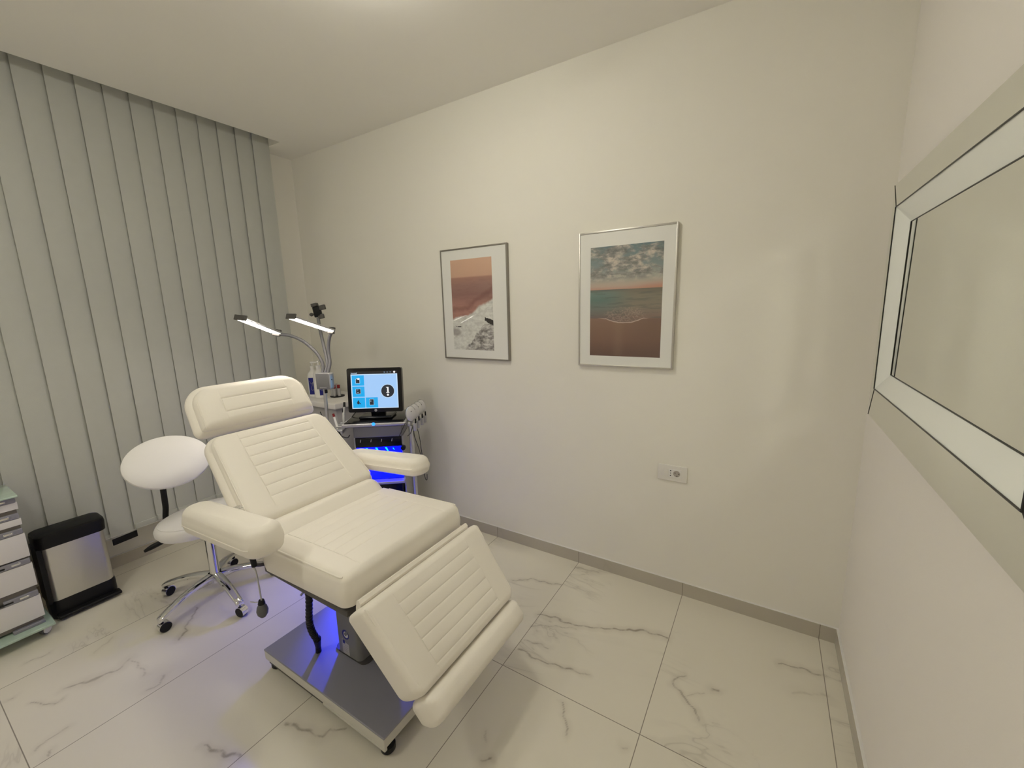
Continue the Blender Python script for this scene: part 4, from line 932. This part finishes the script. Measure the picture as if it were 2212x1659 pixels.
def monitor():
    c = Vector((-2.512, -0.418, 0.875)); pm = math.radians(33.0)
    Um = Vector((math.cos(pm), math.sin(pm), 0)); Bm = Vector((-math.sin(pm), math.cos(pm), 0))
    tl = math.radians(6); Up = (Z*math.cos(tl) + Bm*math.sin(tl)).normalized(); Nf = Um.cross(Up).normalized()   # towards viewer
    r = thing('touch_monitor', tuple(c), 'black touch screen monitor showing pale blue menu on the machine tray', 'monitor')
    TM = Matrix(((Um.x, Bm.x, 0, c.x), (Um.y, Bm.y, 0, c.y), (0, 0, 1, c.z), (0, 0, 0, 1)))
    MB().add(rbox(-0.105, 0.105, -0.045, 0.10, 0.0, 0.018, 0.009, 3), TM).obj('stand_foot', M['gloss_black'], r)
    MB().add(rbox(-0.045, 0.045, 0.02, 0.07, 0.01, 0.12, 0.01, 3), TM).obj('stand_neck', M['gloss_black'], r)
    w, h = 0.350, 0.286; o0 = c + Z*0.184 + Bm*0.0
    MB().add(prism(rrect(w, h, 0.012), o0, Um, Up, -Nf, 0.035)).obj('bezel', M['gloss_black'], r)
    def q(x0, x1, z0, z1, m_, nm, par, d):
        return MB().add(prism([(x0, z0), (x1, z0), (x1, z1), (x0, z1)], o0 + Nf*(d-0.0003), Um, Up, Nf, 0.0003)).obj(nm, m_, par, smooth=False)
    sx0, sx1, sz0, sz1 = -0.150, 0.148, -0.118, 0.104
    s = q(sx0, sx1, sz0, sz1+0.018, M['screen_black'], 'screen', r, 0.0006)
    q(sx0, sx1, sz0, sz1, M['screen_edge'], 'screen_border', s, 0.0010)
    q(sx0+0.006, sx1-0.005, sz0+0.005, sz1-0.005, M['screen_pale'], 'menu_field', s, 0.0014)
    W_, H_ = 0.0775, 0.0665
    tiles = [(0, 0), (0, 1), (0, 2), (1, 2)]
    X0 = sx0+0.007; Zt = sz1-0.007
    for (i, j) in tiles:
        x = X0 + i*(W_+0.005); z = Zt - j*(H_+0.0055)
        q(x, x+W_, z-H_, z, M['screen_blue'], 'menu_tile', s, 0.0018)
        cx_, cz_ = x+W_*0.48, z-H_*0.47
        def poly(P_, m_, d=0.0022, nm='tile_icon'): return MB().add(prism(P_, o0 + Nf*d, Um, Up, Nf, 0.0003)).obj(nm, m_, s, smooth=False)
        def off(P_, k=1): return [(cx_+a*k, cz_+b_*k) for a, b_ in P_]
        if (i, j) == (0, 0):
            poly(off([(-0.0145, -0.021), (0.0135, -0.021), (0.0135, 0.013), (-0.006, 0.013), (-0.0145, 0.006)]), M['screen_edge'])
            poly(off([(-0.0125, -0.019), (0.0115, -0.019), (0.0115, 0.011), (-0.005, 0.011), (-0.0125, 0.004)]), M['screen_dark'], 0.0026)
            poly([(cx_+0.004+a, cz_+0.008+b_) for a, b_ in circle(0.0062, 20)], M['screen_white'], 0.0030)
        elif (i, j) == (0, 1):
            poly(off([(-0.016, -0.016), (0.0165, -0.016), (0.0165, 0.016), (-0.016, 0.016)]), M['screen_edge'])
            poly(off([(-0.0145, -0.0145), (0.015, -0.0145), (0.015, 0.0145), (-0.0145, 0.0145)]), M['screen_dark'], 0.0026)
            poly(off([(-0.007, -0.008), (0.003, -0.008), (0.003, -0.005), (-0.007, -0.005)]), M['screen_edge'], 0.0030)
            poly(off([(-0.009, 0.009), (0.000, 0.009), (0.000, 0.0105), (-0.009, 0.0105)]), M['screen_edge'], 0.0030)
        elif (i, j) == (0, 2):
            poly([(cx_-0.003+a, cz_-0.002+b_) for a, b_ in [(0, 0.019), (0.0085, 0.002), (0.007, -0.007), (0, -0.0105), (-0.007, -0.007), (-0.0085, 0.002)]], M['screen_dark'])
            poly([(cx_+0.0095+a, cz_-0.008+b_) for a, b_ in [(0, 0.007), (0.004, 0), (0, -0.005), (-0.004, 0)]], M['screen_dark'])
        else:
            poly(off([(-0.014, -0.019), (0.0145, -0.019), (0.0145, 0.0205), (-0.014, 0.0205)]), M['screen_edge'])
            poly(off([(-0.0125, -0.0175), (0.013, -0.0175), (0.013, 0.019), (-0.0125, 0.019)]), M['screen_dark'], 0.0026)
            poly(off([(-0.0085, 0.007), (-0.0015, 0.007), (-0.0015, 0.0085), (-0.0085, 0.0085)]), M['screen_edge'], 0.0030)
            poly(off([(-0.0058, 0.004), (-0.0042, 0.004), (-0.0042, 0.0115), (-0.0058, 0.0115)]), M['screen_edge'], 0.0032)
    bx, bz = 0.083, -0.008
    def bad(P_, m_, d, nm): return MB().add(prism([(bx+a, bz+b_) for a, b_ in P_], o0 + Nf*d, Um, Up, Nf, 0.0003)).obj(nm, m_, s, smooth=True)
    bad(circle(0.0445, 48), M['screen_edge'], 0.0020, 'badge_ring'); bad(circle(0.0415, 48), M['screen_dark'], 0.0024, 'badge')
    one = [(-0.010, -0.0125), (0.011, -0.0125), (0.011, -0.0095), (0.0065, -0.007), (0.0065, 0.0255), (-0.0095, 0.0255), (-0.0095, 0.0225), (-0.003, 0.020), (-0.003, -0.007), (-0.010, -0.0095)]
    bad(one, M['screen_white'], 0.0030, 'badge_numeral'); bad(circle(0.0066, 24, 0.0005, -0.0245), M['screen_white'], 0.0030, 'badge_dot')
    MB().add(prism(circle(0.0065, 20, 0.130, sz1+0.010), o0 + Nf*0.0012, Um, Up, Nf, 0.0003)).obj('account_dot', M['screen_white'], s)
    for x in (0.066, 0.085, 0.104): MB().add(prism(circle(0.0026, 12, x, sz1+0.010), o0 + Nf*0.0012, Um, Up, Nf, 0.0003)).obj('status_icon', M['screen_pale'], s)
    # short word at the top left of the screen, blurred in the photo
    wd = MB()
    for k in range(9):
        x = -0.1465 + k*0.0042; hh = 0.0056 if k in (0, 8) else 0.0038
        wd.add(prism([(x, sz1+0.005), (x+0.0030, sz1+0.005), (x+0.0030, sz1+0.005+hh), (x, sz1+0.005+hh)], o0 + Nf*0.0012, Um, Up, Nf, 0.0003))
    wd.obj('screen_word', M['screen_edge'], s, smooth=False)
    MB().add(prism(circle(0.0088, 28, 0.0, -0.1315), o0 + Nf*0.0002, Um, Up, Nf, 0.0006)).obj('maker_badge', M['silver'], r)
    hp = MB().add(prism([(-0.004, -0.135), (-0.0028, -0.135), (-0.0016, -0.127), (-0.0028, -0.127)], o0 + Nf*0.0009, Um, Up, Nf, 0.0002)).add(prism([(0.001, -0.136), (0.0022, -0.136), (0.0038, -0.128), (0.0026, -0.128)], o0 + Nf*0.0009, Um, Up, Nf, 0.0002))
    hp.obj('badge_letters', M['seam'], r, smooth=False)
monitor()

# ------------------------------------------------------------------ white side cart with bottles
def cart():
    x1, y0, zt = -2.968, -0.406, 0.917
    r = thing('side_cart', (-3.18, -0.23, 0), 'white side cart with thick rounded top in the corner behind the headrest', 'cart')
    MB().add(rbox(x1-0.52, x1, y0, y0+0.36, zt-0.045, zt, 0.010, 3)).obj('cart_top', M['offwhite'], r)
    MB().add(rbox(x1-0.49, x1-0.03, y0+0.03, y0+0.33, 0.07, zt-0.045, 0.006, 2)).obj('cart_body', M['cart_panel'], r)
    for (x, y) in ((x1-0.06, y0+0.06), (x1-0.38, y0+0.06), (x1-0.06, y0+0.30), (x1-0.38, y0+0.30)):
        MB().add(cyl((x, y, 0), (x, y, 0.071), 0.02, 16)).obj('caster', M['white'], r)
    return zt
zt = cart()
def pump_bottle(x, y, s, lab, ang, lw):
    r = thing('pump_bottle', (x, y, zt), lab, 'bottle', 'pump bottles on the side cart')
    MB().add(lathe([(0, 0), (0.030*s, 0), (0.033*s, 0.004), (0.033*s, 0.120*s), (0.029*s, 0.140*s), (0.015*s, 0.158*s), (0.012*s, 0.165*s), (0.012*s, 0.172*s), (0, 0.172*s)], (x, y, zt), n=32)).obj('bottle_body', M['white'], r)
    MB().add(lathe([(0, 0.172*s), (0.014*s, 0.172*s), (0.014*s, 0.186*s), (0.005*s, 0.188*s), (0.005*s, 0.205*s), (0, 0.205*s)], (x, y, zt), n=20)).obj('pump_collar', M['white'], r)
    T_ = Matrix.Translation((x, y, zt+0.207*s)) @ Matrix.Rotation(ang, 4, 'Z')
    MB().add(rbox(-0.012, 0.040*s, -0.008, 0.008, -0.006, 0.006, 0.004, 3), T_).obj('pump_head', M['white'], r)
    vs = []; fs = []; n = 12; a0, a1 = lw
    for i in range(n+1):
        a = a0+(a1-a0)*i/n
        for z in (0.016*s, 0.118*s): vs.append((x+0.0335*s*math.cos(a), y+0.0335*s*math.sin(a), zt+z))
        for z in (0.016*s, 0.118*s): vs.append((x+0.0329*s*math.cos(a), y+0.0329*s*math.sin(a), zt+z))
    for i in range(n): b_ = i*4; fs += [(b_, b_+4, b_+5, b_+1), (b_+2, b_+3, b_+7, b_+6), (b_, b_+2, b_+6, b_+4), (b_+1, b_+5, b_+7, b_+3)]
    fs += [(0, 1, 3, 2), (n*4, n*4+2, n*4+3, n*4+1)]
    lb = add_obj('label_sticker', vs, fs, M['navy'], r)
    am = (a0+a1)/2
    def cp(da, z): return Vector((x+0.0342*s*math.cos(am+da), y+0.0342*s*math.sin(am+da), zt+z*s))
    MB().add(tube([cp(-0.35, 0.100), cp(-0.05, 0.080), cp(0.25, 0.092), cp(0.05, 0.070), cp(-0.15, 0.050), cp(0.10, 0.042), cp(0.3, 0.050)], 0.0009, 6, 5)).obj('label_script', M['cart_panel'], lb)
pump_bottle(-3.375, -0.285, 1.28, 'white pump bottle with navy label, left one of the pair on the cart', 0.6, (-1.55, -0.35))
pump_bottle(-3.290, -0.290, 1.34, 'white pump bottle behind the grey lamp box, right one of the pair', 2.4, (-0.75, -0.1))
def small_bottles():
    tray = thing('bottle_tray', (-3.195, -0.215, zt), 'small round dark tray under the silver bottles on the cart', 'tray')
    MB().add(lathe([(0, 0), (0.052, 0), (0.054, 0.006), (0.050, 0.008), (0, 0.006)], (-3.195, -0.215, zt), n=36)).obj('tray_disc', M['black'], tray)
    spots = [(-0.022, -0.026, M['red'], 'small clear bottle with dark red cap, front left of the tray group'), (0.010, -0.030, M['red'], 'small clear bottle with dark red cap, front middle of the tray group'), (0.032, -0.006, M['red'], 'small clear bottle with dark red cap, right end of the tray group'), (-0.02, 0.012, M['silver'], 'small bottle with silver cap at the back of the tray group')]
    for dx, dy, cm, lb in spots:
        x, y = -3.195+dx, -0.215+dy
        r = thing('vial', (x, y, zt+0.0075), lb, 'bottle', 'small bottles on the dark tray')
        MB().add(lathe([(0, 0), (0.0115, 0), (0.012, 0.003), (0.012, 0.058), (0.008, 0.062), (0, 0.062)], (x, y, zt+0.0076), n=20)).obj('vial_body', M['silver'], r)
        MB().add(lathe([(0, 0.062), (0.011, 0.062), (0.011, 0.086), (0.009, 0.088), (0, 0.088)], (x, y, zt+0.0076), n=20)).obj('vial_cap', cm, r)
small_bottles()
# pens and cables in the holder left of the machine
def pens():
    hb = P(-0.195, 0.05, 0.845)
    r = thing('pen_holder', tuple(P(-0.225, 0.10, 0.80)), 'small silver clip rack for pens on the left side of the machine', 'rack')
    MB().add(rbox(-0.255, -0.199, 0.02, 0.20, 0.800, 0.826, 0.006, 3), T).obj('clip_rail', M['silver'], r)
    for k in range(3): MB().add(rbox(-0.250, -0.204, 0.045+0.05*k, 0.055+0.05*k, 0.826, 0.846, 0.003, 2), T).obj('clip', M['alu'], r)
    for (u0, v0, u1, v1, z1, cm, body, lb) in ((-0.220, 0.12, -0.225, 0.19, 0.970, M['black'], M['silver'], 'slim silver pen tool with black tip, tallest in the clip rack'),
                                          (-0.236, 0.05, -0.262, 0.07, 0.925, M['red'], M['white'], 'short white pen tool with red cap in the clip rack'),
                                          (-0.232, 0.16, -0.240, 0.20, 0.920, M['black'], M['white'], 'short white pen tool with black cap at the back of the clip rack')):
        a, b_ = P(u0, v0, 0.827), P(u1, v1, z1); q = thing('pen_tool', tuple(a), lb, 'pen tool', 'pen tools in the clip rack')
        MB().add(cyl(a, a.lerp(b_, 0.8), 0.0072, 16)).obj('pen_body', body, q)
        MB().add(cyl(a.lerp(b_, 0.8), b_, 0.0080, 16, 0.007)).obj('pen_cap', cm, q)
pens()
cable('cable', [P(-0.31, -0.01, 0.96), P(-0.285, -0.02, 0.90), P(-0.262, -0.02, 0.85), P(-0.24, -0.01, 0.81), P(-0.20, -0.005, 0.77), P(-0.17, 0.0, 0.72)], 0.0026, 'black cable dropping beside the lamp pole to the left corner of the tray')
cable('cable', [P(-0.26, 0.0, 0.845), P(-0.215, -0.015, 0.83), P(-0.20, -0.012, 0.80), P(-0.165, -0.005, 0.785), P(-0.15, 0.0, 0.80)], 0.0030, 'black cable bunched at the left corner under the tray')
cable('cable', [P(-0.20, 0.10, 0.835), P(-0.15, 0.24, 0.905), P(-0.05, 0.30, 0.900)], 0.0035, 'dark cable curving behind the monitor over the tray')
cable('cable', [P(-0.215, 0.01, 0.82), P(-0.185, -0.01, 0.76), P(-0.175, -0.01, 0.70), P(-0.168, 0.0, 0.62), P(-0.16, 0.0, 0.52)], 0.0024, 'black cable running down along the left rail of the machine')

# ------------------------------------------------------------------ beauty lamp
def lamp():
    bx, by = -2.712, -0.640
    r = thing('beauty_lamp', (bx, by, 0), 'grey lamp stand with two lit led bars on goosenecks above the headrest', 'lamp')
    MB().add(lathe([(0, 0.0), (0.088, 0.0), (0.09, 0.006), (0.086, 0.018), (0.03, 0.026), (0, 0.026)], (bx, by, 0), n=40)).obj('lamp_base', M['alu'], r)
    MB().add(cyl((bx-0.006, by, 0.024), (bx-0.006, by, 0.88), 0.0145, 20)).obj('pole', M['alu'], r)
    MB().add(cyl((bx-0.006, by, 0.86), (bx, by+0.004, 1.10), 0.0105, 18)).obj('pole_upper', M['alu'], r)
    MB().add(rbox(bx+0.004, bx+0.016, by-0.004, by+0.012, 1.062, 1.090, 0.003, 2)).obj('pole_knob', M['black'], r)
    a = math.radians(22)
    Tb = Matrix.Translation((bx+0.002, by+0.012, 1.139)) @ Matrix.Rotation(a, 4, 'Z')
    b_ = MB().add(rbox(-0.047, 0.047, -0.028, 0.028, -0.052, 0.052, 0.012, 4), Tb).obj('control_box', M['silver'], r)
    MB().add(rbox(-0.044, 0.044, -0.0295, -0.0275, -0.049, 0.049, 0.001, 2), Tb).obj('box_face', M['box_grey'], b_)
    wd = MB()
    for k in range(8): wd.add(rbox(-0.022+0.0058*k, -0.018+0.0058*k, -0.0302, -0.0294, -0.041, -0.0355, 0.0002, 1), Tb)
    wd.obj('box_lettering', M['silver'], b_, smooth=False)
    MB().add(cyl(Tb @ Vector((0.0465, -0.004, 0.008)), Tb @ Vector((0.048, -0.004, 0.008)), 0.004, 12)).obj('box_switch', M['black'], b_)
    def neck(pts): return MB().add(tube(pts, 0.0095, 14, 10)).obj('gooseneck', M['grey_hose'], r)
    t = Tb @ Vector((0, 0, 0.05))
    j1 = (-2.898, -0.775, 1.437); j2 = (-2.618, -0.612, 1.443)
    neck([(bx-0.018, by+0.012, 1.185), (-2.735, -0.617, 1.24), (-2.765, -0.630, 1.310), (-2.815, -0.672, 1.382), (-2.862, -0.722, 1.422), j1])
    neck([(bx+0.0, by+0.018, 1.185), (-2.715, -0.598, 1.25), (-2.757, -0.582, 1.350), (-2.800, -0.566, 1.445), (-2.833, -0.550, 1.525)])
    neck([(bx+0.020, by+0.022, 1.185), (-2.692, -0.596, 1.25), (-2.700, -0.592, 1.33), (-2.668, -0.600, 1.40), j2])
    for (e0, e1) in (((-2.792, -1.035, 1.533), (-2.900, -0.790, 1.441)), ((-2.592, -0.874, 1.533), (-2.618, -0.618, 1.446))):
        E0, E1 = Vector(e0), Vector(e1)
        # both bars: long axis from the free end to the joint, tilted slightly towards the room
        Ld = (E1-E0); L = Ld.length; Ld.normalize()
        Wd = Vector((0.93, 0.05, 0.0)); Wd = (Wd - Ld*Wd.dot(Ld)).normalized()
        Nd = Wd.cross(Ld).normalized()
        if Nd.z > 0: Nd = -Nd                              # light leaves on the underside
        Tm = Matrix(((Ld.x, Wd.x, -Nd.x, E0.x), (Ld.y, Wd.y, -Nd.y, E0.y), (Ld.z, Wd.z, -Nd.z, E0.z), (0, 0, 0, 1)))
        bar = MB().add(rbox(0.004, L-0.004, -0.036, 0.036, 0.001, 0.012, 0.003, 2), Tm).obj('led_bar', M['alu'], r)
        MB().add(box(0.008, L-0.008, -0.032, 0.032, -0.0016, 0.001), Tm).obj('led_strip', M['led'], bar, smooth=False)
        MB().add(rbox(-0.003, 0.006, -0.037, 0.037, -0.005, 0.024, 0.002, 2), Tm).obj('end_cap', M['dark_grey'], bar)
        MB().add(rbox(L-0.006, L+0.010, -0.024, 0.024, -0.014, 0.026, 0.003, 2), Tm).obj('joint_cap', M['dark_grey'], bar)
    # phone clip on the middle neck
    c = Vector((-2.838, -0.545, 1.562)); Tc = Matrix.Translation(c) @ Matrix.Rotation(math.radians(25), 4, 'Z') @ Matrix.Rotation(math.radians(-10), 4, 'Y')
    cl = MB().add(rbox(-0.024, 0.022, -0.014, 0.014, -0.030, 0.036, 0.005, 2), Tc).obj('phone_clip', M['black'], r)
    MB().add(rbox(-0.024, 0.014, -0.020, 0.010, 0.036, 0.058, 0.004, 2), Tc).obj('clip_jaw', M['dark_grey'], cl)
    MB().add(rbox(0.022, 0.060, -0.012, 0.006, 0.008, 0.038, 0.003, 2), Tc).obj('clip_plate', M['dark_grey'], cl)
    MB().add(rbox(0.0, 0.036, -0.014, 0.006, -0.044, -0.016, 0.003, 2), Tc).obj('clip_foot', M['dark_grey'], cl)
    MB().add(lathe([(0, -0.012), (0.008, -0.010), (0.012, 0), (0.008, 0.010), (0, 0.012)], Tc @ Vector((-0.046, 0, -0.006)), (1, 0.3, 0), n=20)).obj('clip_knob', M['dark_grey'], cl)
    MB().add(cyl(Tc @ Vector((-0.040, 0, -0.006)), Tc @ Vector((-0.018, 0, -0.010)), 0.006, 12)).obj('clip_screw', M['dark_grey'], cl)
lamp()
